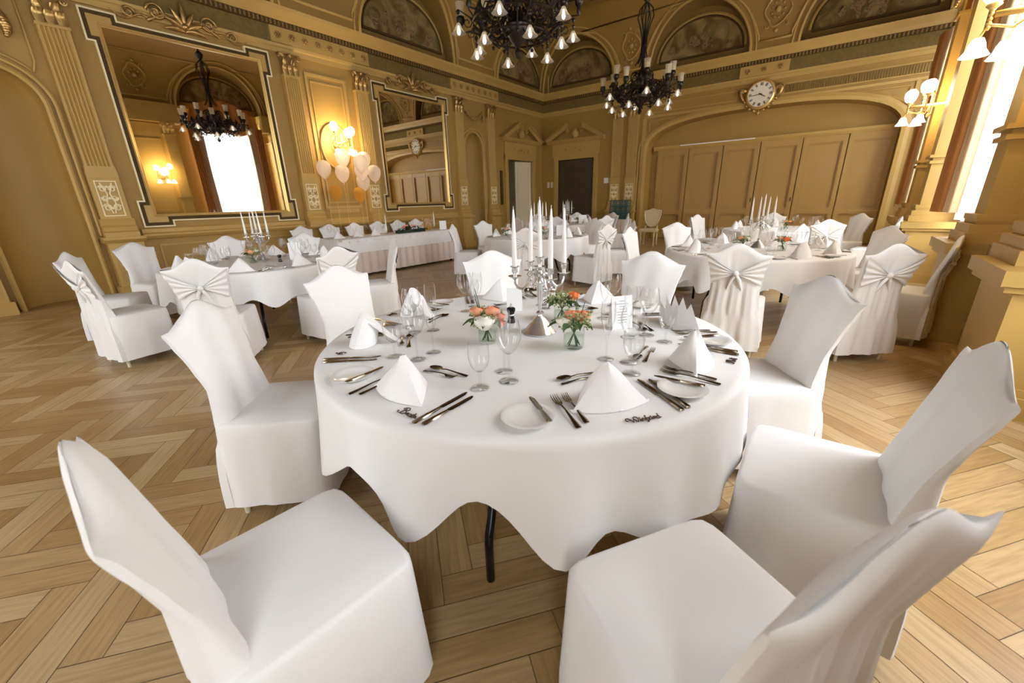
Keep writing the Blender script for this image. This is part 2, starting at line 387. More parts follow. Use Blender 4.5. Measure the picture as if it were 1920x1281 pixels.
for xc in (-6.6, -3.2): window(FF, xc, 1.2, .9, 4.3, 1.0)
def curtains(yc, ww, where):
    a = ww/2
    root = tag(empty('curtain', FRt(yc, 0, 0)), 'rust and gold curtains with swag on the window wall, '+where, 'curtain', 'window curtains')
    inv = Vector(FRt(yc, 0, 0))
    def P(u, d, z): return Vector(FRt(u, d, z))-inv
    for sgn, nm in ((-1, m_curt), (1, m_curt)):
        for k, (w0, w1, mt, dd) in enumerate(((.04, .36, m_curt, .04), (.31, .60, m_curtg, .0))):
            def fn(t, v, sgn=sgn, w0=w0, w1=w1, dd=dd):
                z = 4.45-3.4*v; c = w0+(w1-w0)*t; pinch = 1-.06*S(PI*min(1, v*1.1))
                return P(yc+sgn*(a+.16-c*pinch), .30-.14*c+dd+.045*S(t*30), z)
            MB().grid(fn, 40, 12).build('curtain_drape', mt, root, True)
    def sw(t, v):
        th = PI*t; zz = arch_z(yc-a*C_(th)*.98, yc, a, 4.3, 1.0)
        drop = (zz-4.18+.10*abs(S(4*th)))*v
        return P(yc-a*1.04*C_(th)*(1-.05*v), .16+.03*S(16*t*PI), zz+.04-drop)
    MB().grid(sw, 96, 8).build('swag', m_curt, root, True)
    def nf(t, v):
        return P(yc-a*.93+a*1.86*t, +.12+.016*S(t*34), 4.3-3.35*v)
    MB().grid(nf, 80, 2).build('net_curtain', m_net, root, True)
for (yc, ww), w_ in zip(WINS[1:], ('beside the front right chairs', 'between the two wall lamps', 'nearest the folding wall')): curtains(yc, ww, w_)

# ------------------------------------------------------------------ cove and ceiling with lunettes
ZT = 6.85; HC = ZT-ZC; DC = 1.25; PB = 1.38
def cove(F, u0, u1, lun, a, name):
    pts = set([u0, u1]); 
    for c in lun:
        for i in range(-14, 15): pts.add(max(u0, min(u1, c+a*S(PI/2*i/14))))
    k = u0
    while k < u1: pts.add(k); k += .35
    us = sorted(pts); NR = 14; prevE = None
    def th0(u):
        for c in lun:
            s_ = abs(u-c)/a
            if s_ < 1: return math.asin(min(1, PB*math.sqrt(1-s_*s_)/HC))
        return 0
    mb = MB(); rows = []
    for j in range(NR+1):
        rows.append([])
        for u in us:
            t = th0(u); th = t+(PI/2-t)*j/NR; rows[-1].append(F(u, .28+DC*(1-C_(th)), ZC+HC*S(th)))
    mb.rows(rows, False)
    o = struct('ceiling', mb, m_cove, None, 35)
    for c in lun:
        mb = MB(); n = 28; r0, r1 = [], []
        for i in range(n+1):
            u = c+a*S(-PI/2+PI*i/n); z = ZC+PB*math.sqrt(max(0, 1-((u-c)/a)**2)); th = math.asin(min(1, (z-ZC)/HC))
            r0.append(F(u, .02, z)); r1.append(F(u, .28+DC*(1-C_(th)), z))
        mb.rows([r0, r1], False)
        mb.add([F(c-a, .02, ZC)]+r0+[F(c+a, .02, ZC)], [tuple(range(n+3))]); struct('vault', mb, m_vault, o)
        # archivolt along the edge of the cove
        for off, rad in ((.04, .035), (.17, .022)):
            pp = []
            for i in range(n+1):
                u = c+(a+off)*S(-PI/2+PI*i/n); z = ZC+(PB+off)*math.sqrt(max(0, 1-((u-c)/(a+off))**2)); th = math.asin(min(1, (z-ZC)/HC))
                pp.append(F(u, .28+DC*(1-C_(th))+.01, z))
            struct('archivolt', MB().tube(pp, rad, 6), m_trim, o, True)
        # painted half round panel with its frame
        la, lb, zb = a*.83, .86, 5.2
        q = arch_pts(c, la, zb, zb, lb); q = q[1:-1]
        struct('lunette_painting', MB().add([F(p[0], .05, p[1]) for p in q], [tuple(range(len(q)))]), m_fresco, o)
        mb = arch_band(MB(), F, c, la, zb, zb, lb, .05, .02, .07); fbox(mb, F, c-la-.05, c+la+.05, .02, .08, zb-.05, zb)
        struct('lunette_frame', mb, m_dark, o)
        mb = arch_band(MB(), F, c, la+.05, zb, zb, lb+.05, .07, .02, .05); struct('lunette_moulding', mb, m_trim, o)
        # painted figures of the lunette: loose blobs of generic cherubs
        mb = MB(); random.seed(int(c*10)+5)
        for k in range(22):
            uu = c+random.gauss(0, .28)*a; zz = zb+.1+random.uniform(0, .45)*(1-abs(uu-c)/a)
            w2, h2 = random.uniform(.03, .09), random.uniform(.04, .13)
            if abs(uu-c) > .7*a: continue
            mb.add([F(uu+w2*C_(2*PI*i/10), .052+k*.0004, zz+h2*S(2*PI*i/10)) for i in range(10)], [tuple(range(10))])
        struct('lunette_figure', mb, m_figure, o)
    # cartouche panels between the lunettes
    cs = sorted(lun); mids = [(p+q)/2 for p, q in zip(cs, cs[1:])]; gap = (cs[1]-cs[0])-2*a
    if name == 'left': mids = [cs[0]-(cs[1]-cs[0])/2]+mids
    def Q(u, z, e=.012):
        th = math.asin(min(1, (z-ZC)/HC)); return F(u, .28+DC*(1-C_(th))+e, z)
    for mc in mids:
        h = max(gap/2-.22, .22)
        def edge(z): return h+ (.0 if z < 5.35 else (a+.12)*(1-math.sqrt(max(0, 1-((z-ZC)/(PB+.1))**2))) if z < ZC+PB else 1.2)
        zs_ = [5.12+i*(6.35-5.12)/10 for i in range(11)]
        loop = [Q(mc-edge(z), z) for z in zs_]+[Q(mc+edge(z), z) for z in zs_[::-1]]; loop.append(loop[0])
        struct('rib_moulding', MB().tube(loop, .028, 6), m_trim, o, True)
        def sc(u, z, k): return Q(mc+u*k, 5.72+z*k*1.25, .02)
        ring = [sc(C_(2*PI*i/32)*(1+.12*C_(8*PI*i/32)), S(2*PI*i/32)*(1+.1*C_(6*PI*i/32)), .26) for i in range(33)]
        mb = MB().tube(ring, .022, 6)
        for sx in (-1, 1):
            for sz_ in (-1, 1):
                mb.tube([sc(sx*(.9+.5*t*C_(t*5)), sz_*(.9+.5*t*S(t*5)), .26) for t in [i/10 for i in range(11)]], .014, 5)
        for k in range(9):
            an = 2*PI*k/9; mb.ball(sc(.55*C_(an), .5*S(an), .26), .03, 6)
        mb.ball(sc(0, 0, .26), .07, 8); mb.ball(sc(0, 1.25, .26), .05, 6); mb.ball(sc(0, -1.3, .26), .05, 6)
        struct('cartouche', mb, m_trim, o, True)
    return o
cove(FL, FY, BY, [-1.6, 3.2, 7.97, 12.76], 1.42, 'left')
cove(FB, LX, WX, [-7.72, -3.9, -.12], 1.32, 'back')
cove(FRt, FY, BY, [-2.3, 2.55, 7.45, 12.4], 1.42, 'right')
cove(FF, LX, WX, [-7.72, -3.9, -.12], 1.32, 'front')
mb = MB().box(LX+1, WX-1, FY+1, BY-1, ZT, ZT+.1)
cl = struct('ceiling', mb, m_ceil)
mb = MB()
for i in range(7):
    x = LX+1.5+i*(WX-LX-3)/6; mb.box(x-.09, x+.09, FY+1.4, BY-1.4, ZT-.16, ZT)
for i in range(9):
    y = FY+1.5+i*(BY-FY-3)/8; mb.box(LX+1.4, WX-1.4, y-.09, y+.09, ZT-.14, ZT)
struct('ceiling_beam', mb, m_ceil, cl)
mb = MB()
for F, u0, u1 in ((FL, FY+1.2, BY-1.2), (FB, LX+1.2, WX-1.2), (FRt, FY+1.2, BY-1.2)):
    fprof(mb, F, u0, u1, [(1.2, ZT-.02), (1.62, ZT-.02), (1.62, ZT-.14), (1.5, ZT-.2), (1.42, ZT-.12)])
trim(mb, m_vault)

# ------------------------------------------------------------------ entablature along the walls
def entab(F, u0, u1):
    trim(fprof(MB(), F, u0, u1, [(0, 4.68), (.10, 4.68), (.12, 4.74), (.16, 4.75), (.20, 4.82), (.28, 4.90), (.30, 4.95), (0, 4.95)]), m_trim)
    trim(fprof(MB(), F, u0, u1, [(0, 4.385), (.05, 4.385), (.05, 4.68), (0, 4.68)]), m_grey)
    trim(fprof(MB(), F, u0, u1, [(.10, 4.655), (.13, 4.655), (.155, 4.745), (.10, 4.745)]), m_dark)
    mb = MB(); k = u0
    while k < u1: fbox(mb, F, k, k+.03, .13, .158, 4.665, 4.735); k += .075
    trim(mb, m_bronze)
    trim(fprof(MB(), F, u0, u1, [(0, 4.24), (.03, 4.24), (.035, 4.32), (.06, 4.34), (.07, 4.385), (0, 4.385)]), m_trim)
entab(FL, FY, BY); entab(FB, LX, WX); entab(FF, LX, WX)
for (a, b) in ((3.75, 6.25), (8.75, 11.1)): entab(FRt, a, b)
def frieze_block(F, u0, u1, n):
    mb = MB(); fbox(mb, F, u0, u1, .05, .10, 4.39, 4.655); mb.mi = 0; o = trim(mb, m_trim)
    mb = MB(); st = (u1-u0)/n
    for i in range(n):
        c = u0+st*(i+.5)
        for k in range(6):
            an = 2*PI*k/6; mb.ball(F(c+.045*C_(an), .105, 4.52+.045*S(an)), .024, 6)
        mb.ball(F(c, .11, 4.52), .025, 6)
    struct('rosette', mb, m_bronze, o, True)
frieze_block(FL, 4.62, 6.78, 8); frieze_block(FL, 9.45, 11.55, 8); frieze_block(FB, -2.75, -1.6, 3); frieze_block(FL, -.4, 1.85, 8); frieze_block(FB, -6.5, -5.45, 3)

# ------------------------------------------------------------------ pilasters
def leaf(mb, F, u, z, w_, h, d):
    """one acanthus leaf curling out at the tip"""
    def fn(s_, t):
        ww = w_*(1-.25*abs(2*t-1))*(1-.5*max(0, t-.6)); k = (s_-.5)*2
        return F(u+k*ww/2, d+.015*(1-k*k)+.05*max(0, t-.55)**1.5*3, z+h*min(t, 1.6-t*.75) + .008*C_(6*PI*s_))
    mb.grid(fn, 8, 7)
def capital(mb, F, uc, w_, z0, h, d):
    for k in (-1, 0, 1): leaf(mb, F, uc+k*w_*.34, z0, w_*.36, h*.5, d+.01)
    for k in (-.5, .5): leaf(mb, F, uc+k*w_*.5, z0+h*.2, w_*.36, h*.6, d)
    for sg in (-1, 1):
        sp = [F(uc+sg*(w_*.5+.012-.052*(1-t*.8)*C_(t*11)), d+.035, z0+h*.80+.052*(1-t*.8)*S(t*11)) for t in [i/18 for i in range(19)]]
        mb.tube(sp, .011, 5)
        mb.tube([F(uc+sg*w_*.08, d+.03, z0+h*.45), F(uc+sg*w_*.25, d+.035, z0+h*.75), F(uc+sg*(w_*.46), d+.035, z0+h*.93)], [.012, .014, .008], 5)
    mb.ball(F(uc, d+.05, z0+h*.9), .035, 8)
    fbox(mb, F, uc-w_*.62, uc+w_*.62, 0, d+.035, z0+h*.94, z0+h)
    fbox(mb, F, uc-w_*.46, uc+w_*.46, 0, d-.03, z0, z0+h*.94)
def pilaster(F, u0, u1, d=.10, fluted=True, z_p=.97):
    w_ = u1-u0; uc = (u0+u1)/2; root = trimroot()
    # fluted shaft
    nf = 6; prof = [(u0, 0), (u0, d)]; fw_ = (w_-.05)/nf
    for i in range(nf):
        a = u0+.025+i*fw_
        for k in range(5): t = k/4; prof.append((a+fw_*(.12+.76*t), d-.022*S(PI*t)))
    prof += [(u1, d), (u1, 0)]
    mb = MB()
    if fluted: mb.rows([[F(p[0], p[1], z) for p in prof] for z in (2.02, 3.83)], True, True, True)
    else: fbox(mb, F, u0, u1, 0, d, 2.02, 3.83)
    fbox(mb, F, u0-.012, u1+.012, 0, d+.015, 3.82, 3.86); fbox(mb, F, u0-.012, u1+.012, 0, d+.015, 1.96, 2.03)
    struct('pilaster_shaft', mb, m_trim, root)
    mb = MB(); fbox(mb, F, u0-.02, u1+.02, 0, d+.02, 1.86, 1.96); fbox(mb, F, u0-.02, u1+.02, 0, d+.005, 1.25, 1.86)
    fprof(mb, F, u0-.05, u1+.05, [(0, .97), (d+.09, .97), (d+.09, 1.04), (d+.05, 1.06), (d+.06, 1.12), (d+.02, 1.15), (d+.03, 1.21), (d, 1.25), (0, 1.25)])
    struct('pilaster_base', mb, m_trim, root)
    mb = MB(); capital(mb, F, uc, w_, 3.86, .37, d); struct('capital', mb, m_bronze, root, 40)
    # cast ornament panel: scrolled filigree
    mb = MB(); a, b, z0, z1 = u0+.035, u1-.035, 1.29, 1.82; D = d+.006; panel_frame(mb, F, a, b, z0, z1, D, .014, .012)
    for sg in (-1, 1):
        for zc, r, dr in ((z0+.13, .055, 1), (z0+.27, .045, -1), (z0+.41, .05, 1)):
            mb.tube([F(uc+sg*(.058+r*(1-.75*t)*C_(dr*t*10+.4)), D+.012, zc+r*(1-.75*t)*S(dr*t*10+.4)) for t in [i/14 for i in range(15)]], .011, 4)
        mb.tube([F(uc+sg*.012, D+.012, z0+.04), F(uc+sg*.05, D+.012, z0+.2), F(uc+sg*.015, D+.012, z0+.34), F(uc+sg*.07, D+.012, z0+.5)], .010, 4)
    mb.ball(F(uc, D+.01, z0+.27), .022, 6); mb.ball(F(uc, D+.01, z0+.44), .02, 6); mb.ball(F(uc, D+.01, z0+.12), .02, 6)
    struct('ornament_panel', mb, m_pale, root, 40)
    # pedestal
    mb = MB(); fbox(mb, F, u0-.06, u1+.06, 0, d+.10, .14, .90); fprof(mb, F, u0-.10, u1+.10, [(0, .88), (d+.12, .88), (d+.17, .93), (d+.17, .97), (0, .97)])
    fprof(mb, F, u0-.10, u1+.10, [(0, 0), (d+.16, 0), (d+.16, .14), (d+.12, .18), (0, .18)]); panel_frame(mb, F, u0-.01, u1+.01, .26, .80, d+.10, .02, .012)
    struct('pedestal', mb, m_trim, root)
for a, b in ((-.24, .09), (1.41, 1.74), (4.73, 5.05), (6.33, 6.66), (9.55, 9.87), (10.98, 11.32)): pilaster(FL, a, b)
for a, b in ((-6.42, -6.09), (-5.88, -5.55)): pilaster(FB, a, b)
# dado rail, skirting and wall panels of the left wall
def dado(F, u0, u1, pan=True):
    mb = MB(); fprof(mb, F, u0, u1, [(0, .90), (.05, .90), (.09, .95), (.09, .98), (.05, 1.0), (.05, 1.06), (.02, 1.08), (0, 1.08)])
    if pan: panel_frame(mb, F, u0+.18, u1-.18, .28, .80, 0, .025, .015)
    trim(mb, m_trim)
BB = {'left': 0, 'back': 0, 'right': 0}
def skirt(F, side, u0, u1):
    o = struct('baseboard_'+side, fprof(MB(), F, u0, u1, [(0, 0), (.035, 0), (.035, .13), (.015, .16), (0, .16)]), m_trim)
for a, b in ((1.85, 4.63), (5.1, 6.25), (6.75, 9.45)): dado(FL, a, b); skirt(FL, 'left', a, b)
for a, b in ((-9.3, -8.9), (-5.5, -5.3), (1.0, 1.5)): skirt(FB, 'back', a, b)
mb = MB()
for a, b in ((5.20, 6.14),):
    panel_frame(mb, FL, a, b, 1.30, 4.0, 0, .05, .02); panel_frame(mb, FL, a+.10, b-.10, 1.42, 3.86, 0, .025, .015)
    fbox(mb, FL, a+.08, b-.08, .0, .012, 1.2, 1.28)
trim(mb, m_trim)
mb = MB()                                   # plaster roundel behind the wall lamp
mb.tube([FL(5.67+.34*C_(t), .02, 2.62+.46*S(t)) for t in [2*PI*i/40 for i in range(41)]], .025, 6); trim(mb, m_trim, True)
# spandrel panels beside the near niche, festoon above the far one
mb = MB()
mb.tube([FL(1.28, .02, 4.1), FL(1.28, .02, 3.38)] + [FL(.75+.66*C_(t), .02, 2.78+.66*S(t)) for t in [.75+i*.06 for i in range(9)]] + [FL(.98, .02, 4.1), FL(1.28, .02, 4.1)], .015, 5)
trim(mb, m_trim, True)
def festoon(F, uc, z, w_, mt):
    mb = MB(); n = 22
    for i in range(n+1):
        t = i/n; u = uc+(t-.5)*w_; zz = z-.22*S(PI*t); r = .03+.03*S(PI*t)
        for k in range(3): an = random.uniform(0, 6.28); mb.ball(F(u+.4*r*C_(an), .05+random.uniform(0, .02), zz+.5*r*S(an)), r*.6, 6)
    for sg in (-1, 1):
        for i in range(8): mb.ball(F(uc+sg*w_*.5+random.uniform(-.02, .02), .05, z-.04*i), .045-.004*i, 6)
    trim(mb, mt, True)
festoon(FL, 10.36, 3.98, .9, m_bronze)
mb = MB()
for i in range(16): t = i/15; mb.ball(FL(1.09-.03*S(6*t), .045, 4.05-.42*t), .03+.05*S(PI*t)*random.uniform(.6, 1), 7)
trim(mb, m_bronze, True)

# ------------------------------------------------------------------ mirrors
def spiral(F, u, z, r, turns, sg, d, n=22, start=0): return [F(u+sg*r*(1-.85*i/n)*C_(start+turns*2*PI*i/n), d, z+r*(1-.85*i/n)*S(start+turns*2*PI*i/n)) for i in range(n+1)]
def mirror(y0, y1, z0, z1, label, crest=1.0):
    cx, root = (y0+y1)/2, empty('wall_mirror', FL((y0+y1)/2, 0, z0)); tag(root, label, 'mirror')
    off = Vector(FL(cx, 0, z0)); F = lambda u, d, z: Vector(FL(u, d, z))-off
    def outl(e):
        k, q = .09, .34; a, b, c, d_ = y0+.09+e, y1-.09-e, z0+.09+e, z1-.09-e; L_ = q-2*e
        return [(a-k, c-k), (a-k+L_+k, c-k), (a-k+L_+k, c), (b+k-L_-k, c), (b+k-L_-k, c-k), (b+k, c-k), (b+k, c-k+L_+k), (b, c-k+L_+k), (b, d_+k-L_-k), (b+k, d_+k-L_-k), (b+k, d_+k),
                (b+k-L_-k, d_+k), (b+k-L_-k, d_), (a-k+L_+k, d_), (a-k+L_+k, d_+k), (a-k, d_+k), (a-k, d_+k-L_-k), (a, d_+k-L_-k), (a, c-k+L_+k), (a-k, c-k+L_+k)]
    def ring(pa, pb, da, db):
        n = len(pa); return MB().rows([[F(u, 0, z) for u, z in pa], [F(u, da, z) for u, z in pa], [F(u, db, z) for u, z in pb], [F(u, 0, z) for u, z in pb]], True)
    def rect(e): return [(y0+e, z0+e), (y1-e, z0+e), (y1-e, z1-e), (y0+e, z1-e)]
    ring(outl(0), outl(.022), .05, .05).build('frame_lip', m_pale, root)
    ring(outl(.022), outl(.075), .035, .035).build('frame_inlay', m_dark, root)
    g = [(y0+.21, z0+.20), (y1-.21, z0+.20), (y1-.21, z1-.20), (y0+.21, z1-.20)]
    inner = [(y0+.09, z0+.09), (y1-.09, z0+.09), (y1-.09, z1-.09), (y0+.09, z1-.09)]
    mb = MB(); P1 = outl(.075)
    n = len(P1); mb.add([F(u, .045, z) for u, z in P1]+[F(u, .045, z) for u, z in g], [])
    # flat between eared outline and glass, as quads fan per corner side
    idx = {0: [18, 19, 0, 1, 2], 1: [3, 4, 5, 6, 7], 2: [8, 9, 10, 11, 12], 3: [13, 14, 15, 16, 17]}
    for k, l in idx.items():
        mb.f.append(tuple([n+k]+l)); mb.m.append(0)
        nx = (k+1) % 4; mb.f.append((n+k, l[-1], idx[nx][0], n+nx)); mb.m.append(0)
    mb.build('frame', m_trim, root)
    def rr(e): return [(g[0][0]+e, g[0][1]+e), (g[1][0]-e, g[1][1]+e), (g[2][0]-e, g[2][1]-e), (g[3][0]+e, g[3][1]-e)]
    ring(rr(-.03), rr(.01), .065, .03).build('gilt_bead', m_gold, root)
    MB().add([F(u, .02, z) for u, z in rr(0)], [(0, 1, 2, 3)]).build('mirror_glass', m_mirror, root)
    # crest: palmette and scrolls
    mb = MB(); zc = z1; k = crest
    for i in range(-3, 4):
        an = PI/2+i*.36; L_ = (.42-.05*abs(i))*k
        pts = [F(cx+t*L_*C_(an)*(1+.25*t), .05+.06*t, zc-.02+t*L_*S(an)-.05*abs(i)*t*t*k) for t in [j/6 for j in range(7)]]
        mb.tube(pts, [.02*k, .035*k, .045*k, .045*k, .038*k, .025*k, .012*k], 6)
    for sg in (-1, 1):
        mb.tube([F(cx+sg*t*.5*k, .06, zc+.02+.16*k*S(t*PI)*(1-t*.4)) for t in [j/10 for j in range(11)]], .026*k, 6)
        mb.tube(spiral(F, cx+sg*.36*k, zc+.16*k, .13*k, 1.6, sg, .07), .024*k, 6)
        mb.tube(spiral(F, cx+sg*.72*k, zc+.07*k, .085*k, 1.5, -sg, .06), .018*k, 6)
        mb.tube([F(cx+sg*(.45+t*.5)*k, .055, zc+.03+.05*k*S(t*7)) for t in [j/10 for j in range(11)]], [.02*k*(1-j*.07) for j in range(11)], 6)
    mb.ball(F(cx, .08, zc+.05), .06*k, 8)
    mb.build('crest', m_bronze, root, True)
mirror(1.90, 4.53, 1.09, 4.20, 'large gilt framed wall mirror reflecting a window, left of the wall lamp and balloons')
mirror(6.80, 9.30, 1.18, 4.14, 'gilt framed wall mirror reflecting the folding wall and clock, right of the balloons')

# ------------------------------------------------------------------ doors with broken pediments
def pediment(F, u0, u1, z0):
    mb = MB(); uc = (u0+u1)/2; w_ = u1-u0
    fbox(mb, F, u0+.25, u1-.25, 0, .07, z0, z0+.42); fprof(mb, F, u0+.05, u1-.05, [(0, z0+.42), (.12, z0+.42), (.20, z0+.50), (.22, z0+.54), (0, z0+.54)])
    for sg in (-1, 1):
        a = (uc+sg*w_*.5, z0+.54); b = (uc+sg*w_*.13, z0+1.0)
        q = [(a[0], a[1]), (b[0], b[1]), (b[0], b[1]-.13), (a[0]-sg*.25, a[1])]
        mb.rows([[F(u, 0, z) for u, z in q], [F(u, .2, z) for u, z in q]], True, True, True)
        q = [(a[0]+sg*.03, a[1]+.0), (b[0], b[1]+.05), (b[0], b[1]), (a[0], a[1])]
        mb.rows([[F(u, 0, z) for u, z in q], [F(u, .26, z) for u, z in q]], True, True, True)
        mb.tube(spiral(F, b[0]-sg*.02, b[1]-.2, .07, 1.3, sg, .12), .02, 5)
    mb.ball(F(uc, .05, z0+.72), .13, 12, 1.3); mb.lathe([(.04, 0), (.09, .03), (.05, .08)], F(uc, .08, z0+.52), 10)
    for k in range(5): mb.ball(F(uc+(k-2)*.2, .08, z0+.22-.05*abs(S(k*1.5))), .045, 6)
    trim(mb, m_trim, 35)
def casing(F, u0, u1, zt, w_=.16):
    mb = MB(); fbox(mb, F, u0-w_, u0, 0, .07, 0, zt+w_); fbox(mb, F, u1, u1+w_, 0, .07, 0, zt+w_); fbox(mb, F, u0-w_, u1+w_, 0, .075, zt, zt+w_)
    for e in (.03, .10): fbox(mb, F, u0-w_+e-.012, u0-w_+e+.012, .07, .085, 0, zt+w_-e); fbox(mb, F, u1+w_-e-.012, u1+w_-e+.012, .07, .085, 0, zt+w_-e); fbox(mb, F, u0-w_+e, u1+w_-e, .07, .085, zt+w_-e-.012, zt+w_-e+.012)
    trim(mb, m_trim)
casing(FL, 12.02, 13.54, 2.72); casing(FB, -8.58, -7.10, 2.75)
pediment(FL, 11.62, 13.98, 2.84); pediment(FB, -9.05, -6.66, 2.87)
def leaf_door(name, F, hinge, w_, h, ang, mt, sgn):
    """door leaf hinged at u=hinge swinging into the wall depth"""
    o = tag(empty(name, F(hinge, -.06, 0)), kind='structure')
    mb = MB(); mb.box(0, w_, -.025, .025, .01, h)
    for z0, z1 in ((.15, 1.0), (1.12, h-.15)):
        for sy in (-1, 1):
            for a, b, c, d in ((.1, w_-.1, z0, z0+.03), (.1, w_-.1, z1-.03, z1), (.1, .13, z0, z1), (w_-.13, w_-.1, z0, z1)): mb.box(a, b, sy*.025-.012, sy*.025+.012, c, d)
    struct('door_leaf', mb, mt, o); struct('door_handle', MB().tube([(w_-.06, -.03, 1.05), (w_-.06, -.08, 1.05), (w_-.16, -.08, 1.05)], .01, 6), m_gold, o)
    o.rotation_euler = (0, 0, ang)
leaf_door('door_1', FL, 12.03, .75, 2.7, PI/2+.95, m_doorw, 1)
leaf_door('door_2', FL, 13.53, .75, 2.7, -PI/2-.25, m_doorw, 1)
leaf_door('door_3', FB, -8.57, .73, 2.73, 0, m_doord, 1)
leaf_door('door_4', FB, -7.11, .73, 2.73, PI, m_doord, 1)
mb = MB().box(LX-1.5, LX-.02, 11.9, 11.98, 0, 3.0); mb.box(LX-1.5, LX-.02, 13.6, 13.68, 0, 3.0); mb.box(LX-1.58, LX-1.5, 11.9, 13.68, 0, 3.0); mb.box(LX-1.5, LX, 11.9, 13.68, 2.8, 2.86); mb.box(LX-1.5, LX, 11.9, 13.68, -.05, 0)
struct('wall_corridor', mb, m_doorw)
mb = MB().box(-8.7, -7.0, BY+.3, BY+.36, 0, 2.9); struct('wall_passage', mb, m_doord)
mb = MB(); fbox(mb, FL, 11.62, 11.72, 0, .05, 1.25, 2.35); trim(mb, m_dark)
# folding wall inside the arched recess
PX = [(-4.86, -4.16), (-3.90, -3.16), (-2.90, -2.18), (-1.90, -1.15), (-.90, -.14), (.08, .86)]
fold = tag(empty('trim_fold'), kind='structure'); fold.name = 'trim_0'
FD = lambda u, d, z: (u, BY+RD-d, z)
for k, (a, b) in enumerate(PX):
    u0 = -5.02 if k == 0 else (PX[k-1][1]+a)/2; u1 = .92 if k == 5 else (b+PX[k+1][0])/2
    mb = MB(); fbox(mb, FD, u0+.012, u1-.012, .0, .03, .02, 2.80)
    for q in ((u0+.012, a, .02, 2.8), (b, u1-.012, .02, 2.8), (a, b, 2.63, 2.8), (a, b, .80, .95), (a, b, .02, .18)): fbox(mb, FD, q[0], q[1], .03, .10, q[2], q[3])
    panel_frame(mb, FD, a, b, .95, 2.63, .03, .03, .04); panel_frame(mb, FD, a, b, .18, .80, .03, .03, .04)
    q = struct('folding_panel', mb, m_fold, fold)
    if k in (2, 3): struct('panel_latch', MB().tube([FD(u1-.05, .09, 1.25), FD(u1-.05, .13, 1.25), FD(u1-.05, .13, 1.15)], .012, 6), m_iron, q)
mb = MB(); fprof(mb, FD, -5.15, .95, [(0, 2.80), (.12, 2.80), (.16, 2.86), (.18, 2.92), (0, 2.94)]); struct('folding_rail', mb, m_trim, fold)
mb = MB(); fbox(mb, FD, -4.3, -2.2, .17, .185, 2.885, 2.91); struct('light_seam', mb, m_paper, fold)  # seam of light put in as a thin white strip on the rail
mb = MB(); fprof(mb, FD, .3, .92, [(0, .86), (.12, .86), (.12, .9), (0, .9)]); trim(mb, m_trim)
# frieze panel with grille, spandrel triangles
mb = MB(); panel_frame(mb, FB, -1.68, 1.28, 3.86, 4.12, 0, .03, .025); panel_frame(mb, FB, -5.2, -2.75, 3.86, 4.12, 0, .03, .025)
fprof(mb, FB, -5.4, WX, [(0, 3.74), (.03, 3.74), (.045, 3.80), (0, 3.81)])
mb.tube([FB(-5.2, .02, 3.62), FB(-5.2, .02, 3.25), FB(-4.95, .02, 3.52), FB(-4.4, .02, 3.66), FB(-5.2, .02, 3.66)], .018, 5)
mb.tube([FB(.9, .02, 3.62), FB(.9, .02, 3.2), FB(.62, .02, 3.5), FB(-.2, .02, 3.66), FB(.9, .02, 3.66)], .018, 5)
trim(mb, m_trim)
mb = MB(); k = -1.6
while k < 1.2: fbox(mb, FB, k, k+.02, 0, .02, 3.9, 4.08); k += .05
gr = tag(mb.build('vent_grille', m_grey), 'long slatted vent grille set high in the back wall beside the clock', 'vent grille')
mb = MB(); fbox(mb, FB, -5.42, -5.30, 0, .05, 0, 3.74); fbox(mb, FB, .98, 1.05, 0, .04, 0, 3.74); trim(mb, m_trim)
mb = MB(); fbox(mb, FB, -6.70, -6.52, 0, .012, 1.87, 2.05); tag(mb.build('notice', m_paper), 'white paper notice on the wall right of the dark doorway', 'notice')
for x, z, l in ((-9.02, 1.93, 'square cream switch plate between the two corner doorways, left one'), (-8.86, 1.93, 'square cream switch plate between the two corner doorways, right one')):
    mb = MB(); fbox(mb, FB, x-.05, x+.05, 0, .015, z-.12, z+.08); q = mb.build('switch_plate', m_doorw); tag(q, l, 'switch')

